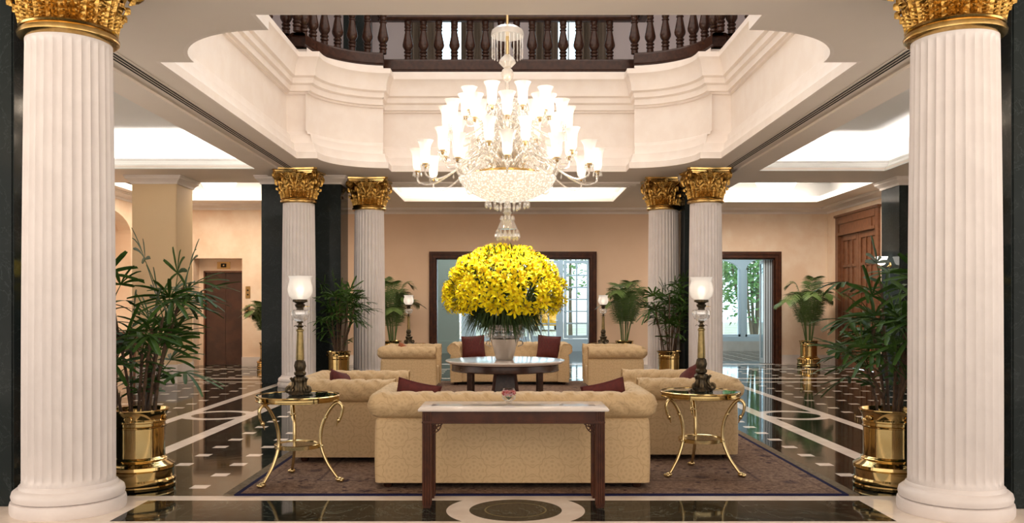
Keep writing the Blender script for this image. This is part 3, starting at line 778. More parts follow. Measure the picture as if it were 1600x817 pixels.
# ------------------------------------------------------------------ balustrade, curtains of the gallery
def balustrade():
    t = thing('balustrade', 'dark turned wooden balustrade round the upper gallery opening', 'balustrade', (0, 12.12, 6.07))
    full = WELL; n = len(full)//4
    path = [(x, y-12.12) for x, y in full if y > 12.12]           # right-far then left-far, side to end to side
    path = [(3.7, .6)]+path+[(-3.7, .6)]
    def sweep(pf): return MB().grid([[(x,y,z) for x,y in offset_poly(path, o, False)] for o, z in pf])
    sweep([(-.27,0),(-.27,.04),(-.245,.06),(-.245,.22),(-.26,.25),(-.30,.27),(-.48,.27),(-.53,.25),(-.53,0)]).build('base_rail', M['wood_dark'], t, sharp=25)
    sweep([(-.33,1.03),(-.28,1.05),(-.26,1.08),(-.27,1.13),(-.33,1.17),(-.43,1.17),(-.49,1.13),(-.5,1.08),(-.43,1.03),(-.33,1.03)]).build('hand_rail', M['wood_dark'], t, sharp=25)
    mid = offset_poly(path, -.38, False)
    pf = [(.052,.27),(.052,.33),(.03,.335),(.055,.355),(.06,.375),(.05,.395),(.034,.40),(.056,.42),(.062,.44),(.05,.46),(.04,.465),(.056,.49),(.078,.54),(.082,.58),(.066,.68),(.048,.80),(.042,.85),(.055,.86),(.055,.875),(.035,.885),(.05,.91),(.056,.94),(.045,.965),(.052,.975),(.055,1.035)]
    bm_ = MB().lathe([(r*1.3, z) for r, z in pf], n=16); first = None
    # straight far run, then the curves and sides
    spots = [(.15+.305*k, 1) for k in range(7)]
    pts = []
    for s in (1,-1):
        for k in range(7): pts.append((s*(.1525+.305*k), 4.48+.38))
        for k in range(8):
            a = R(84-k*11.5); pts.append((s*(2.25+1.47*math.cos(a)), 2.95+1.45*math.sin(a)))
        pts.append((s*3.95, 3.2)); 
        for k in range(6): pts.append((s*4.08, 2.55-.305*k))
    for x, y in pts:
        if first is None: first = bm_.build('baluster', M['wood_dark'], t, loc=(x,y,0), sharp=40)
        else:
            b = first.copy(); COL.objects.link(b); b.parent = t; b.location = (x,y,0)
balustrade()
def curtain(x0, x1, label, m=M['curtain']):
    c = MB(); nx = 40; P = []
    for i in range(nx+1):
        u = i/nx; x = x0+(x1-x0)*u
        P.append([(x, .06*math.sin(u*PI*9)+.02*math.sin(u*31), z) for z in (5.92, 6.6, 7.4, 8.6)])
    P2 = [[(x,y+.03,z) for x,y,z in r] for r in P]
    c.grid(P); c.grid(P2); o = c.build('curtain', m, loc=(0,20.3,0)); return tag(o, label, 'curtain', 'gallery window curtains')
curtain(-2.35,-1.62,'brown-grey curtain left of the left gallery window'); curtain(-1.12,-.35,'brown-grey curtain right of the left gallery window')
curtain(.55,1.16,'brown-grey curtain left of the right gallery window'); curtain(1.62,2.35,'brown-grey curtain right of the right gallery window')
t = thing('gallery_pillar', 'dark green pillar behind the left curve of the upper balustrade', 'pillar', (-3.42, 19.6, 6.0))
MB().box(-.28,.28,-.28,.28,0,2.99).build('shaft', M['marble'], t, smooth=False); MB().box(-.33,.33,-.33,.33,0,.25).build('plinth', M['marble'], t, bevel=.01)

# ------------------------------------------------------------------ seats
def chesterfield(name, label, cat, W, D, ncush, group):
    t = thing(name, label, cat, (0,0,0), 0, group)
    r_ = .112; oc, zc = .045, .685
    prof = [(.0,.05),(-.004,.12),(-.006,.25),(-.004,.40),(.0,.52),(.006,.565),(.02,.578)]; tw = [0]*len(prof)
    for i in range(17):
        a = R(238-(238+8)*i/16); prof.append((oc+r_*math.cos(a), zc+r_*math.sin(a))); tw.append(1 if i > 1 else .3)
    i0 = len(prof)
    for o, z in ((.165,.62),(.178,.57),(.188,.52),(.198,.47),(.205,.42),(.21,.36),(.215,.2),(.215,.06)):
        prof.append((o, z)); tw.append(1 if z > .4 else 0)
    # arc length from roll start
    S = [0]
    for i in range(1, len(prof)): S.append(S[-1]+math.dist(prof[i], prof[i-1]))
    nrm = []
    for i in range(len(prof)):
        a = prof[max(i-1,0)]; b = prof[min(i+1,len(prof)-1)]; d = (b[0]-a[0], b[1]-a[1]); L = math.hypot(*d); nrm.append((-d[1]/L, d[0]/L))
    yb = D/2
    def pathpts(o):
        rc = max(.015, .055-o); w = W/2-o; y1 = yb-o; out = []
        for i in range(na+1): out.append((-w, -D/2+(y1-rc+D/2)*i/na))
        for i in range(1, 9):
            a = PI-PI/2*i/8; out.append((-w+rc+rc*math.cos(a), y1-rc+rc*math.sin(a)))
        for i in range(1, nb+1): out.append((-w+rc+(2*w-2*rc)*i/nb, y1))
        for i in range(1, 9):
            a = PI/2-PI/2*i/8; out.append((w-rc+rc*math.cos(a), y1-rc+rc*math.sin(a)))
        for i in range(1, na+1): out.append((w, y1-rc-(y1-rc+D/2)*i/na))
        return out
    na, nb = int(D/.028), int(W/.028)
    du, dv = .16, .17
    rows = [[None]*len(prof) for _ in range(2*na+nb+17)]
    base = pathpts(.1); U = [0]
    for i in range(1, len(base)): U.append(U[-1]+math.dist(base[i], base[i-1]))
    for j, (o, z) in enumerate(prof):
        for i in range(len(U)):
            d = 0
            if tw[j]:
                a = U[i]/du+(S[j]-S[8])/dv; b = U[i]/du-(S[j]-S[8])/dv
                fa, fb = abs(a-round(a)), abs(b-round(b))
                d = tw[j]*(.015*max(math.exp(-(fa/.075)**2), math.exp(-(fb/.075)**2))+.018*math.exp(-(fa*fa+fb*fb)/.02))
            rows[i][j] = (o-nrm[j][0]*d*-1*-1 if False else o+(-nrm[j][0])*0, z, d)
    cache = {}
    full = [[None]*len(prof) for _ in U]
    for j, (o, z) in enumerate(prof):
        for i in range(len(U)):
            d = rows[i][j][2]
            # the profile runs clockwise seen along the path, so its outward normal is nrm; push inwards by d
            key = (j,); 
            if key not in cache: cache[key] = (pathpts(o), pathpts(o+.01))
            p, q = Vector(cache[key][0][i]), Vector(cache[key][1][i]); e = (q-p)
            e = e.normalized() if e.length > 1e-6 else Vector((0,0))
            full[i][j] = (p.x-e.x*nrm[j][0]*d, p.y-e.y*nrm[j][0]*d, z-nrm[j][1]*d)
    cut1, cut2 = na+4, na+8+nb+4
    def piece(nm, i0_, i1_, capstart=False, capend=False):
        mb = MB(); rr = full[i0_:i1_+1]; mb.grid(rr); m_ = len(prof)
        if capstart: mb.f.append(tuple(range(m_))); mb.m.append(0)
        if capend: mb.f.append(tuple(range((len(rr)-1)*m_, len(rr)*m_))[::-1]); mb.m.append(0)
        return mb.build(nm, M['damask'], t, sharp=50)
    la = piece('arm', 0, cut1, True); piece('back', cut1, cut2); ra = piece('arm', cut2, len(U)-1, False, True)
    for arm, end, sx in ((la, full[0], -1), (ra, full[-1], 1)):
        loop = [(x, -D/2-.006, z) for x, y, z in end if z > .05][:-1]
        MB().tube(loop, .008, 6).build('piping', M['damask'], arm)
    w = W-.42
    MB().box(-w/2, w/2, -D/2+.015, D/2-.2, .06, .31).build('seat_base', M['damask'], t, bevel=.015)
    for k in range(ncush):
        cw = w/ncush; cu = rbox(cw-.006, D-.25, .15, .045, puff=.018)
        cu.build('seat_cushion', M['damask'], t, loc=(-w/2+cw*(k+.5), -D/2+.01+(D-.25)/2-.005, .34))
    for sx in (-1,1):
        for sy in (-1,1):
            MB().lathe([(.03,0),(.038,.012),(.04,.052)], n=14).build('foot', M['wood_dark'], t, loc=(sx*(W/2-.10), sy*(D/2-.10), 0))
    return t
RZ = .0135
sofa = chesterfield('chesterfield_sofa', 'cream damask sofa seen from behind, nearest, against the console table', 'sofa', 2.26, .96, 3, 'cream damask sofas')
sofa.location = (.03, 7.55, RZ); sofa.rotation_euler.z = PI
dup(sofa, (.02, 17.0, RZ), 0, 'cream damask sofa facing the camera behind the round table')
arm = chesterfield('chesterfield_armchair', 'cream damask armchair near left, beside the left brass table', 'armchair', 1.26, .97, 1, 'cream damask armchairs')
arm.location = (-1.59, 8.9, RZ); arm.rotation_euler.z = R(90)
dup(arm, (1.76, 9.06, RZ), R(-90), 'cream damask armchair near right, behind the right brass table')
dup(arm, (-1.78, 15.85, RZ), R(90), 'cream damask armchair far left, left of the sofa facing the camera')
dup(arm, (1.90, 15.85, RZ), R(-90), 'cream damask armchair far right, right of the sofa facing the camera')
def cushion(label, m, loc, rot, s=.44, group='red scatter cushions'):
    n = 14; mb = MB()
    for sg in (1,-1):
        P = []
        for i in range(n+1):
            row = []
            for j in range(n+1):
                u, v = 2*i/n-1, 2*j/n-1
                th = .075*((1-u**4)*(1-v**4))**.55
                row.append((u*s/2*(1-.07*(1-v*v)), sg*th, v*s/2*(1-.07*(1-u*u))))
            P.append(row)
        mb.grid(P)
    o = mb.build('cushion', m, sharp=70); o.location = loc; o.rotation_euler = rot
    pip = MB(); c4 = [(-s/2,0,-s/2),(s/2,0,-s/2),(s/2,0,s/2),(-s/2,0,s/2),(-s/2,0,-s/2)]; pts = []
    for a, b in zip(c4, c4[1:]):
        for k in range(10):
            q = Vector(a).lerp(Vector(b), k/10); u, v = q.x*2/s, q.z*2/s
            pts.append((q.x*(1-.07*(1-v*v)), 0, q.z*(1-.07*(1-u*u))))
    pts.append(pts[0]); pip.tube(pts, .006, 5).build('piping', m, o)
    return tag(o, label, 'cushion', group)
cushion('dark red cushion peeking over the near sofa back on its left', M['pillow'], (-.80, 7.43, .69), (R(18), R(13), R(6)), .37)
cushion('dark red cushion peeking over the near sofa back on its right', M['pillow'], (.84, 7.43, .69), (R(18), R(-14), R(-6)), .37)
cushion('dark red cushion in the near left armchair', M['pillow'], (-1.71, 8.88, .665), (R(-18), R(12), R(75)), .37)
cushion('dark red cushion in the near right armchair behind the lamp', M['pillow'], (1.86, 9.02, .69), (R(-18), R(-20), R(-80)), .37)
cushion('rust orange cushion in the far left armchair', M['rust'], (-1.90, 15.75, .665), (R(-18), R(14), R(80)), .37)
cushion('dark red cushion at the left end of the far sofa', M['pillow'], (-.70, 17.07, .72), (R(-20), R(-4), R(0)), .46)
cushion('dark red cushion at the right end of the far sofa', M['pillow'], (.79, 17.07, .72), (R(-20), R(5), R(0)), .46)

# ------------------------------------------------------------------ rug, tables
rg = MB().box(-(RUG['x1']-RUG['x0'])/2, (RUG['x1']-RUG['x0'])/2, -(RUG['y1']-RUG['y0'])/2, (RUG['y1']-RUG['y0'])/2, 0, .012).build('rug', M['rug'], loc=((RUG['x0']+RUG['x1'])/2, (RUG['y0']+RUG['y1'])/2, 0), smooth=False)
tag(rg, 'large worn brown-rose patterned rug with a navy edge under the seating group', 'rug')

def console():
    x0, x1, y0, y1, h = -.655, .725, 6.44, 6.85, .755
    t = thing('console_table', 'long dark mahogany console table with a white marble top behind the near sofa', 'table', ((x0+x1)/2, (y0+y1)/2, 0))
    a, b = (x1-x0)/2, (y1-y0)/2
    top = MB(); pf = [(0,h-.032),(-.018,h-.03),(-.022,h-.018),(-.012,h-.004),(0,h)]
    rp = rect(-a,a,-b,b); top.grid([[(x,y,z) for x,y in offset_poly(rp,o)] for o,z in pf], closev=True)
    top.f += [(3,2,1,0),(16,17,18,19)]; top.m += [0,0]
    tp = top.build('marble_top', M['white_marble'], t, sharp=30)
    MB().box(-a+.07, a-.07, -b+.07, b-.07, h-.002, h+.001).build('top_reflection', M['top_reflection'], tp, smooth=False)  # panel painting the brown reflection in the polished marble top
    f = MB(); zt, zb = h-.032, h-.112
    for y in (-b+.015, b-.035): f.box(-a+.07, a-.07, y, y+.02, zb, zt)
    for x in (-a+.02, a-.04): f.box(x, x+.02, -b+.07, b-.07, zb, zt)
    f.build('apron', M['wood'], t, bevel=.003)
    MB().box(-a+.005, a-.005, -b+.004, -b+.018, zb-.012, zb+.006).box(-a+.005,a-.005,b-.018,b-.004,zb-.012,zb+.006).box(-a+.005,-a+.018,-b+.018,b-.018,zb-.012,zb+.006).box(a-.018,a-.005,-b+.018,b-.018,zb-.012,zb+.006).build('moulding', M['wood'], t, bevel=.003)
    for sx in (-1,1):
        for sy in (-1,1):
            l = MB(); w = .034
            l.box(-w+.006, w-.006, -w+.006, w-.006, 0, zt)
            for k in range(4):
                q = -w+.004+k*.0175+.006
                for s in (-1,1):
                    l.lathe([(.0068,.02),(.0068,zt)], (q, s*(w-.006), 0), 8); l.lathe([(.0068,.02),(.0068,zt)], (s*(w-.006), q, 0), 8)
            l.build('leg', M['wood'], t, loc=(sx*(a-.042), sy*(b-.042), 0))
            br = MB(); 
            for q in range(3):
                r_ = .03+.022*q; br.tube([(-sx*(r_*math.sin(R(90*k/6))), 0, -r_*math.cos(R(90*k/6))+0) for k in range(7)], .0045, 6)
            br.box(*sorted((0,-sx*.085)), -.008, .008, -.006, 0); br.box(*sorted((0,-sx*.006)), -.008, .008, -.085, 0)
            br.tube([(0,0,0),(-sx*.05,0,-.05)], .004, 6)
            br.build('fret_bracket', M['wood'], t, loc=(sx*(a-.076), sy*(b-.03), zb-.012))
    return h
M['top_reflection'] = mat('marble_reflection', (.52,.44,.40), .07, col2=(.62,.54,.49), nscale=4)  # reflected browns of the console top put into the colour
CONH = console()

def swan_table(label, group):
    t = thing('brass_side_table', label, 'side table', (0,0,0), 0, group)
    h = .73
    ring = MB().lathe([(.30,h-.045),(.345,h-.045),(.353,h-.04),(.353,h-.035),(.348,h-.03),(.348,h-.012),(.358,h-.008),(.36,h+.002),(.35,h+.008),(.335,h+.006),(.335,h-.01),(.30,h-.01)], n=64).build('rim', M['brass'], t)
    MB().lathe([(.001,h-.008),(.334,h-.008),(.334,h+.002),(.001,h+.002)], n=64).build('glass_top', M['tableglass'], t)
    h2 = .305
    MB().lathe([(.175,h2-.02),(.195,h2-.02),(.198,h2+.012),(.19,h2+.016),(.18,h2+.012),(.175,h2)], n=48).build('shelf_ring', M['brass_old'], t)
    MB().lathe([(.001,h2),(.178,h2),(.178,h2+.007),(.001,h2+.007)], n=48).build('glass_shelf', M['clear'], t)
    for k in range(3):
        a = k*2*PI/3; mb = MB()
        path = spline([(.355,0,.03),(.315,0,.08),(.255,0,.17),(.205,0,.30),(.205,0,.42),(.232,0,.52),(.285,0,.615),(.335,0,.668),(.372,0,.668),(.395,0,.63),(.385,0,.56),(.36,0,.515)], 6)
        n = len(path); rad = []
        for i in range(n):
            u = i/n; rad.append(.0125+.0025*math.sin(u*PI)-.0035*max(0,(u-.8)/.2))
        mb.tube(path, rad, 10)
        lg = mb.build('leg', M['brass_old'], t)
        hd = MB(); hd.sphere((0,0,0), .018, 10, 8, 1.2); hd.tube([(0,0,0),(-.012,0,-.03),(-.02,0,-.055)], [.012,.008,.003], 8)
        hd.build('swan_head', M['brass_old'], lg, loc=(.362,0,.525))
        ft = MB(); ft.sphere((0,0,.020), .030, 12, 8, .7)
        for q in (-1,0,1): ft.sphere((.027, q*.018, .015), .016, 8, 6, .9)
        ft.build('paw', M['brass_old'], lg, loc=(.365,0,0))
        kn = MB()
        for zz, rr in ((.545,.245),(.30,.205)): MB().lathe([(.010,-.012),(.019,-.006),(.019,.006),(.010,.012)], (rr,0,zz), 10).build('collar', M['brass_old'], lg)
        MB().tube([(.335,0,.668),(.335,0,h-.04)], .009, 8).build('peg', M['brass_old'], lg)
        lg.rotation_euler.z = a
    return t
st = swan_table('round brass side table with swan-neck legs, left of the near sofa', 'brass swan side tables')
st.location = (-1.81, 7.42, RZ); st.rotation_euler.z = R(-128)
dup(st, (1.72, 7.76, RZ), R(-30), 'round brass side table with swan-neck legs, right of the near sofa')
dup(st, (-2.08, 18.2, 0), R(-90), 'round brass side table behind the far left armchair')
dup(st, (2.0, 18.2, 0), R(-90), 'round brass side table behind the far right armchair')
TH = .73+.004

def table_lamp(label, group):
    t = thing('table_lamp', label, 'lamp', (0,0,0), 0, group)
    b = MB()
    def rf(a, r, z): return 1+.16*math.cos(3*a)*max(0, 1-z/.17)+.05*math.cos(12*a)
    b.lathe([(.092,.0),(.10,.008),(.092,.02),(.07,.03),(.058,.05),(.062,.075),(.05,.10),(.058,.125),(.064,.15),(.05,.165),(.03,.17)], n=72, rfun=rf)
    bs = b.build('base', M['bronze'], t, sharp=60)
    for k in range(3):
        a = k*2*PI/3; sc = MB(); pts = []
        for i in range(19):
            u = i/18; rr = .03*(1-.75*u); an = PI*.6-u*PI*2.6
            pts.append((.098+rr*math.cos(an), 0, .046+rr*math.sin(an)))
        sc.tube(pts, [.014*(1-.5*i/18) for i in range(19)], 8)
        sc.tube(spline([(.085,0,.055),(.06,0,.09),(.068,0,.13),(.085,0,.155)], 5), [.016]*8+[.012]*8, 8)
        f = sc.build('scroll_foot', M['bronze'], bs); f.rotation_euler.z = a+PI/2
    MB().lathe([(.028,.165),(.05,.18),(.053,.20),(.040,.215),(.046,.235),(.052,.26),(.043,.30),(.030,.315),(.032,.32)], n=40, rfun=lambda a,r,z: 1+.06*math.cos(8*a)).build('stem_cup', M['bronze'], t)
    for k in range(6):
        pass
    MB().lathe([(.036,.315),(.034,.40),(.029,.52),(.027,.57),(.033,.575),(.033,.59),(.02,.60),(.018,.61)], n=32).build('stem', M['bronze_stem'], t)
    lf = MB()
    for k in range(8):
        a = 2*PI*k/8; d = Vector((math.cos(a), math.sin(a), 0)); tt = Vector((-d.y, d.x, 0)); P = []
        for i in range(6):
            u = i/5; c = d*(.018+.04*u)+Vector((0,0,.605+.03*math.sin(u*2.2)-.015*u)); w = .014*math.sin(PI*(.15+.8*u))
            P.append([c-tt*w, c+Vector((0,0,.004)), c+tt*w])
        lf.grid(P)
    lf.lathe([(.016,.60),(.02,.63),(.014,.645),(.03,.655),(.024,.665)], n=20)
    lf.build('leaf_collar', M['bronze'], t)
    MB().lathe([(.022,.662),(.045,.668),(.07,.69),(.08,.72),(.082,.752),(.076,.765),(.035,.772)], n=48, rfun=lambda a,r,z: 1+.025*math.cos(24*a+z*90)).build('glass_font', M['cutglass'], t)
    br = MB().lathe([(.034,.77),(.03,.785),(.042,.80),(.046,.815),(.03,.825),(.05,.838),(.062,.842),(.064,.85),(.06,.862),(.03,.865)], n=40, rfun=lambda a,r,z: 1+(.03*math.cos(20*a) if z > .83 else 0)).build('burner', M['bronze'], t)
    MB().tube([(.03,0,.80),(.07,0,.80)], .004, 6).lathe([(.012,-.003),(.013,0),(.012,.003)], (.075,0,.80), 12).build('key', M['brass_old'], br)
    sh = [(.058,.862),(.075,.872),(.098,.90),(.109,.94),(.108,.975),(.099,1.01),(.092,1.035),(.095,1.055),(.107,1.075)]
    s = MB().lathe(sh, n=48, cap=False); s2 = MB().lathe([(r-.003, z) for r,z in sh], n=48, cap=False); s.add(s2.v, s2.f)
    sd = s.build('glass_shade', M['shade'], t)
    MB().lathe([(.02,.868),(.022,.90),(.034,.93),(.036,.955),(.024,.985),(.001,1.0)], n=20).build('bulb', M['bulb'], sd)
    t.scale = (.97,.97,.95)
    return t
tl = table_lamp('tall bronze oil-style table lamp with a lit frosted shade on the near left brass table', 'bronze table lamps')
tl.location = (-1.80, 7.45, TH+RZ)
def dl(loc, lab, rz=0): c = dup(tl, loc, rz, lab); return c
dl((1.725, 7.74, TH+RZ), 'tall bronze oil-style table lamp with a lit frosted shade on the near right brass table', R(10))
dl((-2.11, 18.2, TH), 'bronze table lamp with a lit shade behind the far left armchair', R(20))
dl((1.99, 18.2, TH), 'bronze table lamp with a lit shade behind the far right armchair', R(50))

def round_table():
    t = thing('round_table', 'large round table with a white marble top under the yellow flowers', 'table', (-.05, 12.05, RZ))
    h = .757
    MB().lathe([(.001,h-.05),(.76,h-.05),(.79,h-.045),(.80,h-.036),(.81,h-.03),(.828,h-.02),(.832,h-.01),(.826,h-.002),(.80,h),(.001,h)], n=96).build('marble_top', M['white_marble'], t)
    MB().lathe([(.70,h-.15),(.745,h-.15),(.752,h-.14),(.745,h-.13),(.742,h-.06),(.755,h-.052),(.72,h-.05),(.70,h-.06)], n=96).build('apron', M['wood_dark'], t)
    for k in range(4):
        a = R(45+90*k)
        MB().box(-.032,.032,-.032,.032,.0,h-.10).build('leg', M['wood_dark'], t, loc=(.675*math.cos(a), .675*math.sin(a), 0), bevel=.006)
    s = MB()
    for a in (R(45), R(135)):
        s.cbox((0,0,.16), 1.30, .04, .035, Matrix.Rotation(a, 4, 'Z').to_3x3())
    s.build('stretcher', M['wood_dark'], t)
    p = MB()
    P = [[(sx*w, sy*w, z) for sx, sy in ((-1,-1),(1,-1),(1,1),(-1,1))] for z, w in ((.0,.20),(.10,.19),(.55,.135),(h-.05,.12))]
    p.grid(P, closev=True); p.f.append((0,1,2,3)); p.m.append(0)
    pd = p.build('pedestal', M['wood_dark'], t, smooth=False)
    for sx, sy in ((-1,-1),(1,-1),(1,1),(-1,1)):
        MB().tube([(sx*.203,sy*.203,.012),(sx*.14,sy*.14,.55),(sx*.125,sy*.125,h-.05)], .022, 4).build('corner_post', M['wood'], pd)
round_table()
TTH = .757+RZ
# ------------------------------------------------------------------ glass bowl on the console
def fish_bowl():
    t = thing('glass_bowl', 'small round glass bowl of red petals on the white console table', 'bowl', (.0, 6.68, CONH+.001))
    pf = [(.022,0),(.026,.004),(.022,.012),(.03,.018),(.05,.035),(.059,.06),(.057,.085),(.047,.105),(.043,.112),(.046,.116)]
    pin = [(r-.0035, z+.003) for r,z in pf]
    MB().lathe(pf, n=48).add(*(lambda q: (q.v, q.f))(MB().lathe(pin, n=48, cap=False))).build('bowl', M['clear'], t)
    MB().lathe([(.001,.022),(.028,.022),(.046,.036),(.054,.058),(.053,.072),(.001,.072)], n=40).build('water', M['water'], t)
    rnd = random.Random(5); mb = MB()
    for i in range(300):
        a = rnd.uniform(0,2*PI); r = .049*math.sqrt(rnd.random()); z = .067+rnd.random()*.031
        Mx = Matrix.Translation((r*math.cos(a), r*math.sin(a), z)) @ Matrix.Rotation(rnd.uniform(0,6), 4, 'Z') @ Matrix.Rotation(rnd.uniform(-.8,.8), 4, 'X')
        q = MB().grid([[(-.008+.008*i2, -.010+.005*j, .003*math.cos(j-2)) for j in range(5)] for i2 in range(3)]).xform(Mx); mb.add(q.v, q.f)
    o = mb.build('flower_petals', M['red_petal'], loc=(.0, 6.68, CONH+.001)); tag(o, 'red flower petals floating in the small glass bowl', 'petals', kind='stuff')
    g = MB()
    for i in range(7):
        a = i*2.4; g.tube([(.0,0,.03),(.015*math.cos(a),.015*math.sin(a),.045),(.03*math.cos(a),.03*math.sin(a),.055)], [.002,.004,.001], 5)
    g.build('greenery', M['leaf'], t)
fish_bowl()

# ------------------------------------------------------------------ vase and lilies on the round table
VX, VY = -.06, 12.05
def vase():
    t = thing('flower_vase', 'silver bucket vase with a cut crystal collar on the round marble table', 'vase', (VX, VY, TTH+.001))
    MB().lathe([(.115,0),(.12,.006),(.125,.03),(.165,.17),(.205,.285),(.21,.295),(.203,.30),(.16,.17),(.11,.03)], n=64).build('bucket', M['silver'], t)
    pf = [(.13,.285),(.20,.292),(.228,.315),(.236,.345),(.222,.38),(.215,.41),(.232,.45),(.262,.485)]
    c = MB(); c.lathe(pf, n=96, cap=False, rfun=lambda a,r,z: 1+.035*math.cos(12*a)*(z-.285)/.2)
    c.lathe([(r-.012, z) for r,z in pf], n=96, cap=False)
    cc = c.build('crystal_collar', M['cutglass'], t)
    sc = MB()
    for k in range(8):
        a = 2*PI*k/8; x, y = .232*math.cos(a), .232*math.sin(a)
        for f_, z_, r_ in ((1.06,.345,.028), (1.1,.40,.022), (1.04,.305,.018)): MB().sphere((x*f_, y*f_, z_), r_, 10, 8).build('crystal_knob', M['crystal'], cc)
    for s in (-1,1):
        MB().tube(spline([(s*.20,0,.26),(s*.245,0,.25),(s*.25,0,.21),(s*.185,0,.18)],5), .008, 8).build('handle', M['silver'], t)
    MB().lathe([(.214,.280),(.218,.286),(.214,.292)], n=64).build('rim', M['silver'], t)
vase()
def lily_mesh(seed):
    rnd = random.Random(seed); mb = MB(); mb.mi = 0
    for k in range(6):
        a = k*PI/3+rnd.uniform(-.08,.08); d = Vector((math.cos(a), math.sin(a), 0)); tt = Vector((-d.y, d.x, 0)); P = []
        L = .098*(1.0 if k % 2 else .94)*rnd.uniform(.92,1.06); W = (.0155 if k % 2 else .020); rec = rnd.uniform(.7,1.15)
        for i in range(7):
            u = i/6; rr = .008+L*(u**.9); z = .052*math.sin(min(u*1.5,1.57))-.055*rec*max(0,u-.5)**1.5*3
            w = W*math.sin(PI*min(1,.10+.86*u))**.8
            c = d*rr+Vector((0,0,z)); P.append([c-tt*w+Vector((0,0,.006)), c, c+tt*w+Vector((0,0,.006))])
        mb.grid(P)
    mb.mi = 1
    for k in range(6):
        a = k*PI/3+.4; d = Vector((math.cos(a), math.sin(a), 0)); mb.tube([(0,0,.0), d*.012+Vector((0,0,.04)), d*.024+Vector((0,0,.06))], [.0014,.0012,.0028], 4)
    return mb
def flowers():
    C = Vector((VX, VY, 1.62)); RX, RZ_ = .83, .72
    t = thing('flower_bouquet', 'huge dome bouquet of yellow lilies with dark green leaves in the silver vase', 'flowers', (VX, VY, TTH+.30))
    base = Vector(t.location); rnd = random.Random(11)
    # spots on the dome by a golden spiral, jittered
    spots = []; N_ = 470
    for i in range(N_):
        z = 1-1.30*(i+.5)/N_; ph = i*2.399963+rnd.uniform(-.2,.2); rr = math.sqrt(max(0,1-z*z))
        n = Vector((rr*math.cos(ph), rr*math.sin(ph), z)); k = rnd.uniform(.86,1.01)
        if z < -.08: k *= 1-.12*min(1, (-z-.08)/.2)
        pos = C+Vector((n.x*RX*k, n.y*RX*k, n.z*RZ_*k if z > 0 else n.z*.62*k))
        nn = (n+Vector((rnd.uniform(-.5,.5), rnd.uniform(-.5,.5), rnd.uniform(-.25,.45)))).normalized()
        spots.append((pos, nn, rnd.uniform(.80,1.22)))
    rank = sorted(range(N_), key=lambda i: (spots[i][0].y-VY)-.15*spots[i][1].y*-1)
    front = set(rank[:100]); protos = []
    rest = MB()
    for i in range(N_):
        pos, n, s = spots[i]; q = n.to_track_quat('Z', 'Y'); Mx = Matrix.Translation(pos-base) @ q.to_matrix().to_4x4() @ Matrix.Rotation(rnd.uniform(0,2*PI), 4, 'Z') @ Matrix.Scale(s*1.0, 4)
        if i in front:
            if len(protos) < 5:
                o = lily_mesh(len(protos)).build('lily', [M['petal'], M['petal_core']], t, sharp=180); protos.append(o)
            else:
                o = rnd.choice(protos).copy(); COL.objects.link(o); o.parent = t
            o.matrix_local = Mx
        else:
            m_ = lily_mesh(i % 5)
            m_.xform(Mx); b = len(rest.v); rest.v += m_.v; rest.f += [tuple(b+k for k in f) for f in m_.f]; rest.m += m_.m
    o = rest.build('lily_mass', [M['petal'], M['petal_core']], t, sharp=180); o['kind'] = 'stuff'; o['label'] = 'remaining yellow lilies of the dome'
    # buds and leaves between the flowers
    lf = MB()
    def blade(p, d, L, w, droop):
        d = d.normalized(); sd = d.cross(Vector((0,0,1))); sd = sd.normalized() if sd.length > .05 else Vector((1,0,0)); P = []
        for i in range(6):
            u = i/5; c = p+d*L*u+Vector((0,0,-droop*L*u*u)); ww = w*math.sin(PI*(.12+.86*u))
            P.append([c-sd*ww, c+Vector((0,0,-w*.25)), c+sd*ww])
        lf.grid(P)
    for i in range(1500):
        z = rnd.uniform(-.25,1); ph = rnd.uniform(0,2*PI); rr = math.sqrt(max(0,1-z*z)); n = Vector((rr*math.cos(ph), rr*math.sin(ph), z))
        k = rnd.uniform(.80,.98); p = C-base+Vector((n.x*RX*k, n.y*RX*k, n.z*RZ_*k if z > 0 else n.z*.6*k))
        blade(p, n+Vector((rnd.uniform(-.6,.6),rnd.uniform(-.6,.6),rnd.uniform(-.3,.7))), rnd.uniform(.08,.15), .011, .2)
    lf.build('leaf', M['green_dark'], t, sharp=180)
    lf = MB()
    for i in range(1200):
        a = rnd.uniform(0,2*PI); r = rnd.uniform(.18,.44); z = rnd.uniform(1.38,1.66)
        p = Vector((r*math.cos(a), r*math.sin(a), z-base.z)); d = Vector((math.cos(a+rnd.uniform(-.5,.5)), math.sin(a), rnd.uniform(-1.2,.25)))
        blade(p, d, rnd.uniform(.16,.32), .009, rnd.uniform(.3,.9))
    for i in range(60):
        a = rnd.uniform(0,2*PI); p = Vector((.12*math.cos(a), .12*math.sin(a), -.05)); lf.tube([p, Vector((.17*math.cos(a), .17*math.sin(a), .2)), Vector((.3*math.cos(a), .3*math.sin(a), .5))], .006, 5)
    lf.build('fern_skirt', M['green_dark'], t, sharp=180)
    # dark core of stems so that the dome is not hollow
    co = MB(); 
    for i in range(260):
        z = rnd.uniform(-.1,.98); ph = rnd.uniform(0,2*PI); rr = math.sqrt(1-z*z); n = Vector((rr*math.cos(ph)*RX*.84, rr*math.sin(ph)*RX*.84, max(z,0)*RZ_*.84+(.0 if z > 0 else z*.4)))
        co.tube(spline([(0.08*math.cos(ph),.08*math.sin(ph),.15), Vector((0,0,.33))*.5+n*.35, C-base+n], 4), .006, 4)
    co.build('stem', M['green_dark'], t)
flowers()

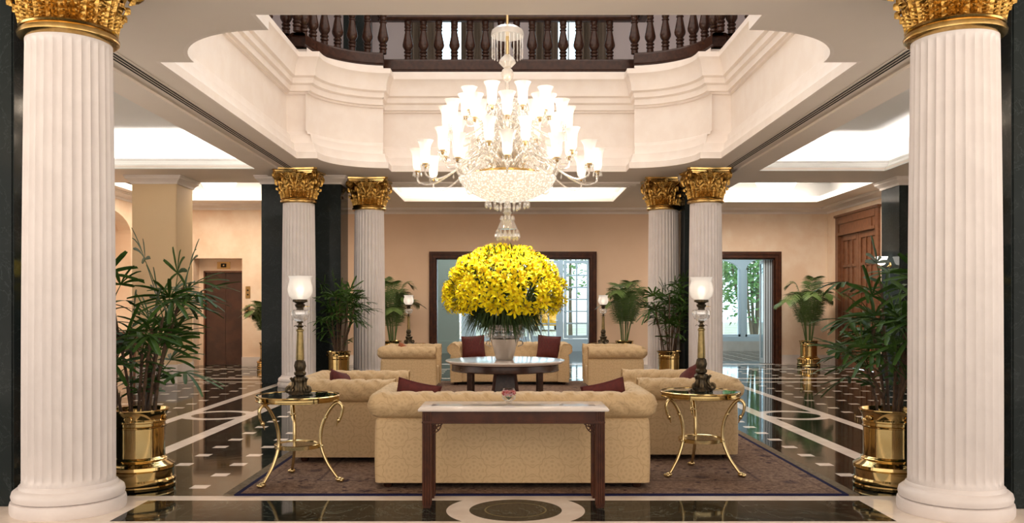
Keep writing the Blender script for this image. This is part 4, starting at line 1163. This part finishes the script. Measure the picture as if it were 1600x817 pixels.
# ------------------------------------------------------------------ potted palms
CYL = [(-3.27,6.43,.36),(3.28,6.36,.36),(-3.99,16.42,.36),(-2.84,17.6,.36),(3.15,17.6,.36),(3.74,16.42,.36)]
BOX = [(-4.9,-3.31,17.06,17.9),(3.47,4.16,17.06,17.96),(-5.3,-3.72,6.48,7.36),(3.73,5.3,6.41,7.31),(-99,99,22.80,24),(8.39,99,0,99),(-99,-5.1,21.86,24)]
def blocked(p): return any((p.x-x)**2+(p.y-y)**2 < r*r for x, y, r in CYL) or any(a < p.x < b and c < p.y < d for a, b, c, d in BOX)
def planter(t, h=.655):
    p = MB().lathe([(.27,0),(.285,.008),(.288,.03),(.282,.04),(.288,.055),(.288,.075),(.275,.09),(.275,.155),(.288,.17),(.285,.195),(.262,.21),(.232,.225),(.222,.235),(.228,.245),(.218,.255),
        (.205,.265),(.205,.50),(.214,.505),(.216,.515),(.207,.522),(.207,.545),(.216,.552),(.216,.563),(.208,.575),(.212,.60),(.232,.635),(.240,.645),(.240,.655),(.225,.655),(.205,.62),(.20,.58)], n=72).build('planter', M['brass'], t, sharp=30)
    for k in range(4):
        a = k*PI/2-PI/2
        q = MB().lathe([(.032,0),(.036,.006),(.028,.010),(.001,.010)], n=24); q.xform(Matrix.Translation((.213*math.cos(a), .213*math.sin(a), .585)) @ Matrix.Rotation(a+PI/2, 4, 'Z') @ Matrix.Rotation(R(90), 4, 'X') @ Matrix.Scale(.62, 4, (0,1,0)))
        q.build('boss', M['brass'], p)
    MB().lathe([(.001,.60),(.10,.605),(.203,.595)], n=40).build('soil', M['pot_soil'], t)
def rhapis(label, seed, group=None, loc=(0,0,0), rz=0, ncane=11, spread=.16, top=(.95,1.70), lean=.25, scale=1.0, leaves=(3,5), bias=None):
    rnd = random.Random(seed); t = thing('potted_lady_palm', label, 'potted palm', loc, rz, group); MW = Matrix.Translation(loc) @ Matrix.Rotation(rz, 4, 'Z')
    planter(t)
    fo = MB()
    def fan(p, d, L):
        d = d.normalized(); sd = d.cross(Vector((0,0,1))); sd = sd.normalized() if sd.length > .1 else Vector((1,0,0)); up = sd.cross(d).normalized()
        k = rnd.randint(5,8); sp = R(rnd.uniform(75,110))
        for i in range(k):
            a = -sp+2*sp*i/(k-1)+rnd.uniform(-.08,.08); dd = (d*math.cos(a)+sd*math.sin(a)+up*rnd.uniform(-.05,.12)).normalized(); l = L*rnd.uniform(.82,1.05)*(1-.18*abs(a)/sp)
            s2 = dd.cross(up).normalized(); P = []; w = rnd.uniform(.014,.020); dr = rnd.uniform(.08,.40)
            for q in range(6):
                u = q/5; c = p+dd*l*u-Vector((0,0,dr*l*u*u)); ww = w*min(1, .35+1.8*u) if u < .95 else w*.62
                P.append([c-s2*ww+up*ww*.35, c, c+s2*ww+up*ww*.35])
            if not any(blocked(MW @ v) for r_ in P for v in r_): fo.grid(P)
    for c in range(ncane):
        a = rnd.uniform(0,2*PI); r0 = spread*math.sqrt(rnd.random()); zt = rnd.uniform(*top); b = Vector((r0*math.cos(a), r0*math.sin(a), .60))
        lx = Vector((math.cos(a), math.sin(a), 0))*lean*rnd.uniform(.2,1.0)
        if bias: lx += Vector(bias)*rnd.uniform(.3,1)
        e = b+lx+Vector((0,0,zt-.60)); pts = spline([b, b.lerp(e,.35)-lx*.12, b.lerp(e,.7)-lx*.06, e], 5)
        cn = MB().tube(pts, [.0115+.003*((i*7) % 3 == 0) for i in range(len(pts))], 7)
        for q in range(3):
            i = rnd.randint(3, len(pts)-2); p = pts[i]; v = Vector((rnd.uniform(-1,1),rnd.uniform(-1,1),1.6)).normalized(); cn.tube([p, p+v*.05, p+v*.10], [.008,.006,.001], 5)
        cn.build('cane', M['cane'], t)
        nl = rnd.randint(*leaves)
        for q in range(nl):
            u = 1-.36*q/max(nl,1)*rnd.uniform(.6,1.2); p = b.lerp(e, max(.55,u)); az = a+rnd.uniform(-2.2,2.2); el = R(rnd.uniform(-5,65)) if q else R(rnd.uniform(55,85))
            d = Vector((math.cos(az)*math.cos(el), math.sin(az)*math.cos(el), math.sin(el))); pl = rnd.uniform(.14,.32)
            k = p+d*pl; fo.tube([p, p+d*pl*.5+Vector((0,0,.01)), k], [.005,.004,.003], 5)
            fan(k, d+Vector((0,0,-.38)) if q else d+Vector((0,0,.15)), rnd.uniform(.28,.40))
        if rnd.random() < .5:     # low suckers
            p = b+Vector((lx.x*.2, lx.y*.2, rnd.uniform(.12,.35))); az = rnd.uniform(0,2*PI); d = Vector((math.cos(az), math.sin(az), .5)); k = p+d*.10
            fo.tube([p, k], .003, 4); fan(k, d, rnd.uniform(.12,.2))
    fo.build('foliage', M['leaf'], t, sharp=180)
    t.scale = (1,1,1); return t
GP = 'lady palms in brass planters'
rhapis('tall lady palm in a brass planter beside the near left column', 3, GP, (-3.09,7.22,0), 0, bias=(.04,-.02,0), leaves=(4,6), ncane=12)
rhapis('tall lady palm in a brass planter beside the near right column', 8, GP, (3.18,7.22,0), R(20), bias=(-.06,-.02,0), leaves=(5,7), ncane=12)
rhapis('lady palm in a brass planter between the two far left columns', 21, GP, (-3.27,16.60,0), 0, ncane=12, top=(1.05,1.85), leaves=(4,6))
rhapis('lady palm in a brass planter before the far right columns', 21, GP, (3.11,16.76,0), R(110), ncane=12, top=(1.05,1.85), leaves=(4,6))
def areca(label, seed, group=None, loc=(0,0,0), rz=0, nf=14, L=(1.2,1.75), pot=True):
    rnd = random.Random(seed); t = thing('potted_feather_palm', label, 'potted palm', loc, rz, group); MW = Matrix.Translation(loc) @ Matrix.Rotation(rz, 4, 'Z')
    planter(t); fo = MB()
    for f in range(nf):
        az = f*2.4+rnd.uniform(-.3,.3); Lf = rnd.uniform(*L); out = rnd.uniform(.30,1.0)*Lf*.60 if f > 2 else rnd.uniform(.05,.2); b = Vector((.07*math.cos(az), .07*math.sin(az), .60)); h = Vector((math.cos(az), math.sin(az), 0))
        for _ in range(8):
            top = math.sqrt(max(.1, Lf*Lf-out*out))
            pts = spline([b, b+h*out*.18+Vector((0,0,top*.5)), b+h*out*.55+Vector((0,0,top*.92)), b+h*out*1.05+Vector((0,0,top*(1.02-.25*out)))], 8); n = len(pts)
            if not any(blocked(MW @ (q+h*.03)) for q in pts): break
            out *= .78
        st = MB().tube(pts, [.011*(1-.8*i/n) for i in range(n)], 6).build('stalk', M['leaf_areca'], t)
        for i in range(int(n*.30), n):
            T = (pts[min(i+1,n-1)]-pts[i-1]).normalized(); sd = T.cross(Vector((0,0,1))); sd = sd.normalized() if sd.length > .1 else Vector((-h.y,h.x,0)); u = (i-n*.30)/(n*.70)
            for half in (0,.5):
              p = pts[i].lerp(pts[min(i+1,n-1)], half)
              for s in (-1,1):
                l = (.16+.22*math.sin(PI*(.2+.75*u)))*rnd.uniform(.85,1.05); d = (sd*s*.95+T*(.35+.5*u)+Vector((0,0,.05))).normalized(); s2 = d.cross(T).cross(d).normalized(); P = []
                for q in range(4):
                    v = q/3; c = p+d*l*v-Vector((0,0,.33*l*v*v)); w = .0125*math.sin(PI*(.15+.82*v)); P.append([c-s2*w, c+s2*w])
                if not any(blocked(MW @ v) for r_ in P for v in r_): fo.grid(P)
    fo.build('foliage', M['leaf_areca'], t, sharp=180); return t
GP = 'feather palms in brass planters'
areca('feathery palm in a brass planter by the back wall, left of the centre doorway', 4, GP, (-2.95,21.9,0))
areca('feathery palm in a brass planter by the back wall, right of the centre doorway', 9, GP, (2.93,21.9,0))
areca('feathery palm in a brass planter in the right back corner by the wooden doors', 4, GP, (7.6,21.9,0), R(140))
areca('feathery palm in a brass planter mostly hidden behind the wide dark marble pillar', 9, GP, (-5.80,20.9,0), R(150), L=(.85,1.15))

# ------------------------------------------------------------------ chandelier
def chandelier():
    cx, cyy = -.02, 12.1
    t = thing('chandelier', 'large tiered crystal chandelier with lit frosted tulip shades', 'chandelier', (cx, cyy, 0))
    MB().lathe([(.022,5.3),(.022,9.0)], n=14).build('rod', M['brass_old'], t)
    MB().lathe([(.02,2.9),(.05,3.05),(.03,3.15),(.07,3.3),(.09,3.45),(.05,3.55),(.10,3.65),(.11,3.8),(.05,3.9),(.09,4.0),(.11,4.1),(.05,4.2),(.045,4.35),(.07,4.45),(.03,4.55),(.028,4.68)], n=28).build('column', M['crystal_arm'], t)
    MB().lathe([(.03,4.66),(.07,4.70),(.088,4.76),(.07,4.82),(.03,4.855)], n=28, rfun=lambda a,r,z: 1+.04*math.cos(14*a)).build('ball', M['globe'], t)
    MB().lathe([(.03,4.855),(.06,4.86),(.115,4.92),(.10,4.97),(.05,5.02),(.03,5.04)], n=28, rfun=lambda a,r,z: 1+.04*math.cos(14*a)).build('ball', M['globe'], t)
    MB().lathe([(.03,5.02),(.028,5.3)], n=12).build('stem', M['brass_old'], t)
    MB().lathe([(.225,5.29),(.228,5.31),(.215,5.37),(.15,5.42),(.05,5.44),(.03,5.46)], n=40, rfun=lambda a,r,z: 1+.02*math.cos(20*a)).build('canopy', M['globe'], t)
    # prisms
    pr = MB().lathe([(.001,0),(.013,.02),(.006,.05),(.0095,.07),(.0095,.29),(.001,.31)], n=6)
    drop = MB().lathe([(.001,0),(.016,.022),(.012,.05),(.001,.075)], n=6)
    first = {}
    def put(kind, mb, loc, s=1):
        if kind not in first: first[kind] = o = mb.build(kind, M['crystal'], t, sharp=20)
        else: o = first[kind].copy(); COL.objects.link(o); o.parent = t
        o.location = loc; o.scale = (s,s,s); return o
    for k in range(22):
        a = 2*PI*k/22; put('prism', pr, (.215*math.cos(a), .215*math.sin(a), 4.985))
    # arms with cups, dishes and pendants
    def arm_mesh(r, zh, zc, dip, r0=.09, rise=.2):
        m = MB()
        path = spline([(r0,0,zh),(r0+(r-r0)*.25,0,zh+rise),(r0+(r-r0)*.52,0,zh-.02),(r0+(r-r0)*.80,0,zc-dip),(r-.03,0,zc-dip+.015),(r,0,zc-.05)], 6)
        m.tube(path, .0135, 7)
        m.lathe([(.012,zc-.06),(.03,zc-.045),(.012,zc-.03)], (r,0,0), 10)
        m.lathe([(.014,zc-.03),(.055,zc-.02),(.065,zc-.008),(.052,zc-.014),(.014,zc-.02)], (r,0,0), 16)
        for k in range(7):
            a = 2*PI*k/7; m.lathe([(.001,-.075),(.011,-.055),(.008,-.03),(.001,-.012)], (r+.06*math.cos(a), .06*math.sin(a), zc), 5)
        q = path[int(len(path)*.45)]; m.lathe([(.001,-.10),(.014,-.07),(.004,-.03),(.004,0)], (q.x,0,q.z), 5)
        return m
    sp = [(r*1.2, z*1.16) for r, z in [(.020,0),(.036,.012),(.050,.04),(.056,.08),(.056,.13),(.060,.18),(.070,.225),(.088,.262),(.094,.272)]]
    def shade_mesh():
        s = MB().lathe(sp, n=24, cap=False, rfun=lambda a,r,z: 1+(.03*math.cos(8*a) if z > .24 else 0)); return s
    sh0 = shade_mesh(); cup0 = MB().lathe([(.012,-.05),(.026,-.035),(.02,-.018),(.034,-.004),(.036,.012),(.028,.016)], n=14)
    blb = MB().lathe([(.014,.02),(.026,.05),(.036,.085),(.034,.125),(.02,.16),(.001,.18)], n=12)
    tiers = [(1.26,12,0,3.40,.17,3.45,.24),(.92,12,15,3.65,.17,3.62,.20),(.85,12,0,3.99,.16,3.95,.12),(.60,9,20,4.19,.14,4.12,.10)]
    prot = None
    for r, n, ph, zc, dip, zh, rise in tiers:
        am = None
        for k in range(n):
            a = R(-90+ph+360*k/n)
            if am is None: am = arm_mesh(r, zh, zc, dip, rise=rise).build('glass_arm', M['crystal_arm'], t, sharp=50); o = am
            else: o = am.copy(); COL.objects.link(o); o.parent = t
            o.rotation_euler.z = a
            if prot is None:
                prot = sh0.build('tulip_shade', M['shade_ch'], t); b = blb.build('bulb', M['bulb_ch'], prot); c = cup0.build('cup', M['gold_ring'], prot); s = prot
            else: s = copy_tree(prot, t)
            s.location = (r*math.cos(a), r*math.sin(a), zc); s.rotation_euler.z = a
    # inner scroll arms and swags of beads
    sw = MB()
    for r, z0, z1, n in ((.55,3.75,3.55,16),(.40,4.05,3.85,14),(.30,4.45,4.15,12)):
        for k in range(n):
            a0, a1 = 2*PI*k/n, 2*PI*(k+1)/n
            for i in range(9):
                u = i/8; a = a0+(a1-a0)*u; sw.sphere((r*math.cos(a), r*math.sin(a), z1-.10*math.sin(PI*u)), .011, 6, 4)
            for i in range(7):
                u = i/6; rr = r+( .06-r)*u; sw.sphere((rr*math.cos(a0), rr*math.sin(a0), z1+(z0-z1)*u+.05*math.sin(PI*u)), .010, 6, 4)
            sw.lathe([(.001,-.11),(.018,-.075),(.006,-.03),(.001,0)], (r*math.cos(a0), r*math.sin(a0), z1), 6)
    o = sw.build('bead_swag', M['crystal'], t, sharp=30); o['kind'] = 'stuff'
    sc = MB()
    for r, zb, n in ((.70,3.46,22),(.58,3.62,18),(.50,3.80,18),(.36,4.08,14),(.30,4.25,10)):
        for k in range(n):
            a = 2*PI*(k+.5)/n; d = Vector((math.cos(a), math.sin(a), 0))
            sc.tube(spline([d*.06+Vector((0,0,zb-.05)), d*r*.55+Vector((0,0,zb+.14)), d*r+Vector((0,0,zb+.02)), d*r*.98+Vector((0,0,zb-.10)), d*r*.82+Vector((0,0,zb-.08)), d*r*.86+Vector((0,0,zb-.02))], 5), .011, 6)
    o = sc.build('scroll_arm', M['crystal_arm'], t, sharp=60); o['kind'] = 'stuff'
    # lit beaded bowl with its band and pendants
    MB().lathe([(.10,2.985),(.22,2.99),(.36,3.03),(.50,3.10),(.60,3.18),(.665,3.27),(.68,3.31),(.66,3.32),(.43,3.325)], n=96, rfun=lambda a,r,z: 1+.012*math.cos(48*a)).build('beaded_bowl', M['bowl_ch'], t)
    MB().lathe([(.45,3.32),(.475,3.325),(.48,3.36),(.47,3.385),(.45,3.39)], n=64).build('bowl_band', M['gold_ring'], t)
    for k in range(20):
        a = 2*PI*k/20; put('pendant', drop, (.30*math.cos(a), .30*math.sin(a), 2.885), 1.45)
    for k in range(14):
        a = 2*PI*k/14; put('pendant', drop, (.15*math.cos(a), .15*math.sin(a), 2.845), 1.2)
    MB().lathe([(.03,2.99),(.05,2.93),(.03,2.86),(.07,2.82),(.04,2.79),(.075,2.74),(.11,2.66),(.135,2.60),(.12,2.595),(.05,2.60)], n=36, rfun=lambda a,r,z: 1+.03*math.cos(12*a)).build('finial', M['crystal_arm'], t)
    for k in range(14):
        a = 2*PI*k/14; put('pendant', drop, (.145*math.cos(a), .145*math.sin(a), 2.43), 2.2)
    for k in range(10):
        a = 2*PI*k/10; put('pendant', drop, (.085*math.cos(a), .085*math.sin(a), 2.70), 1.2)
M['globe'] = thin_glass('etched_globe', (.9,.82,.72), .25, .15, white=.5)
chandelier()
for k in range(12):      # the light of the chandelier's lamps
    for r_, z_, e_ in ((1.06, 3.72, 9),) if k % 2 else ((.72, 4.28, 7),):
        a = R(15+30*k); l = bpy.data.lights.new('lamp_light', 'POINT'); l.energy = e_; l.color = (1,.80,.60); l.shadow_soft_size = .10
        o = bpy.data.objects.new('lamp_light', l); o.location = (-.02+r_*math.cos(a), 12.1+r_*math.sin(a), z_); COL.objects.link(o)

for k in range(4):  # spots added around the bowl to brighten the flowers below
    a = R(45+90*k); l = bpy.data.lights.new('flower_fill', 'SPOT'); l.energy = 150; l.color = (1,.88,.72); l.shadow_soft_size = .12; l.spot_size = R(96); l.spot_blend = .7
    o = bpy.data.objects.new('flower_fill', l); o.location = (-.02+.78*math.cos(a), 12.1+.78*math.sin(a), 3.0); COL.objects.link(o)
# ------------------------------------------------------------------ ceiling lamps, wall lamp
def ceiling_lamp(label, loc, r):
    t = thing('ceiling_lamp', label, 'ceiling lamp', loc, 0, 'glass bowl ceiling lamps')
    MB().lathe([(.02,0),(r*.35,-.10*r),(r*.62,.10*r),(r*.85,.34*r),(r,.62*r),(r*.98,.66*r),(r*.6,.64*r)], n=48).build('bowl', M['ceil_lamp'], t)
    MB().lathe([(.001,-.30*r),(.10*r,-.24*r),(.06*r,-.18*r),(.22*r,-.12*r),(.30*r,-.06*r),(.02,.0)], n=24, rfun=lambda a,r_,z: 1+.08*math.cos(10*a)).build('crystal_finial', M['crystal_arm'], t)
    top = 4.62-loc[2]
    MB().lathe([(.02,0),(.02,top-.03),(.09,top-.02),(.09,top)], n=16).build('rod', M['brass_old'], t)
ceiling_lamp('glowing glass bowl ceiling lamp on the right above the right doorway side', (at(1213, 300, 19.8).x, 19.8, 4.08), .46)
ceiling_lamp('glowing glass bowl ceiling lamp on the left before the lift', (at(342, 300, 20.2).x, 20.2, 4.16), .40)
def sconce():
    x = 7.78; t = thing('wall_lamp', 'lit white wall lamp on the dark pillar beside the wooden doors', 'wall lamp', (x, 17.62, 2.36))
    MB().lathe([(.05,0),(.055,.008),(.03,.02)], n=20).xform(Matrix.Rotation(R(-90),4,'Y')).build('wall_plate', M['brass'], t)
    MB().tube(spline([(-.01,0,0),(-.09,0,-.05),(-.17,0,-.03),(-.18,0,.0)],5), .009, 8).build('arm', M['brass'], t)
    s = MB().lathe([(.03,0),(.06,.015),(.085,.05),(.10,.11),(.125,.17)], (-.18,0,.0), 28, cap=False).build('glass_shade', M['ceil_lamp'], t)
sconce()

# ------------------------------------------------------------------ left background desk
def desk():
    t = thing('wooden_desk', 'small brown wooden desk behind the near left palm', 'desk', (-7.28, 16.4, 0))
    MB().box(-.30,.30,-.22,.22,1.0,1.04).build('top', M['wood_door'], t, bevel=.008)
    MB().box(-.27,.27,-.19,.19,.66,1.0).build('case', M['wood_door'], t, bevel=.004)
    for z in (.68,.84):
        d = MB().box(-.25,.25,-.205,-.19,z,z+.14).build('drawer', M['wood_door'], t, bevel=.004)
        for s in (-1,1): MB().sphere((s*.12,-.215,z+.07), .013, 10, 8).build('knob', M['brass_old'], d)
    for sx in (-1,1):
        for sy in (-1,1): MB().lathe([(.018,0),(.022,.1),(.026,.4),(.03,.66)], n=12).build('leg', M['wood_door'], t, loc=(sx*.24, sy*.16, 0))
desk()

# ------------------------------------------------------------------ garden beyond the windows
def tree(label, x, y, h, r, seed, trunks=1, group='garden trees beyond the windows', nleaf=1500):
    rnd = random.Random(seed); t = thing('garden_tree', label, 'tree', (x, y, -.06), 0, group)
    for k in range(trunks):
        a = rnd.uniform(0,2*PI); q = rnd.uniform(.0,.35)*(trunks > 1); e = Vector((math.cos(a)*(q*2.5+.3), math.sin(a)*(q*2.5+.3), h*.8)); b = Vector((math.cos(a)*q, math.sin(a)*q, 0))
        MB().tube(spline([b, b.lerp(e,.5)+Vector((rnd.uniform(-.1,.1),0,0)), e], 6), [.11/(1+.6*(trunks > 1))*(1-.6*i/12) for i in range(13)], 8).build('trunk', M['trunk'], t)
    fo = MB()
    for i in range(nleaf):
        v = Vector((rnd.gauss(0,1), rnd.gauss(0,1), rnd.gauss(0,.8))).normalized()*r*rnd.uniform(.3,1); c = Vector((0,0,h*.72))+Vector((v.x, v.y, v.z*1.1))
        d = Vector((rnd.gauss(0,1), rnd.gauss(0,1), rnd.gauss(-.3,.6))).normalized(); s = d.orthogonal().normalized(); l = rnd.uniform(.15,.34); w = l*.22
        fo.add([c, c+d*l*.5+s*w, c+d*l, c+d*l*.5-s*w], [(0,1,2,3)])
    fo.build('crown', M['tree'], t, sharp=180)
tree('leafy tree with a clump of dark stems in the right sunroom window', 9.6, 33.6, 4.6, 2.3, 1, 9, nleaf=3500)
tree('leafy green tree seen through the left sunroom pane', 8.3, 38, 5.6, 2.6, 2, 3, nleaf=3500)
tree('far green tree at the right end of the sunroom windows', 14.5, 40, 5, 2.3, 3, 2)
tree('green tree behind the glazed doors of the garden room', 3.0, 42, 6, 2.4, 4, 1, nleaf=1000)
tree('green tree seen left through the garden room windows', -2.0, 43, 6, 2.4, 5, 1, nleaf=1000)
def car():
    t = thing('car', 'yellow car parked outside beyond the glazed garden door', 'car', (2.5, 58, -.05), R(90))
    pr = [(-1.9,.35),(-1.9,.75),(-1.2,.85),(-.8,1.35),(.7,1.38),(1.25,.9),(1.9,.8),(1.95,.35)]
    P = [[(x,y,z) for x,z in pr] for y in (-.8,-.75,.75,.8)]
    b = MB().grid(P, closev=True); b.f += [tuple(range(8)), tuple(range(24,32))]; b.m += [0,0]; b.build('body', M['yellow_car'], t, bevel=.03, sharp=30)
    MB().box(-.85,.0,-.815,-.79,.9,1.28).box(.06,.85,-.815,-.79,.9,1.28).build('window', M['black'], t, smooth=False)
    for x in (-1.2,1.2):
        for y in (-.72,.72):
            MB().lathe([(.16,-.1),(.31,-.1),(.33,0),(.31,.1),(.16,.1)], n=24).xform(Matrix.Rotation(R(90),4,'X')).build('wheel', M['tyre'], t, loc=(x,y,.33))
car()
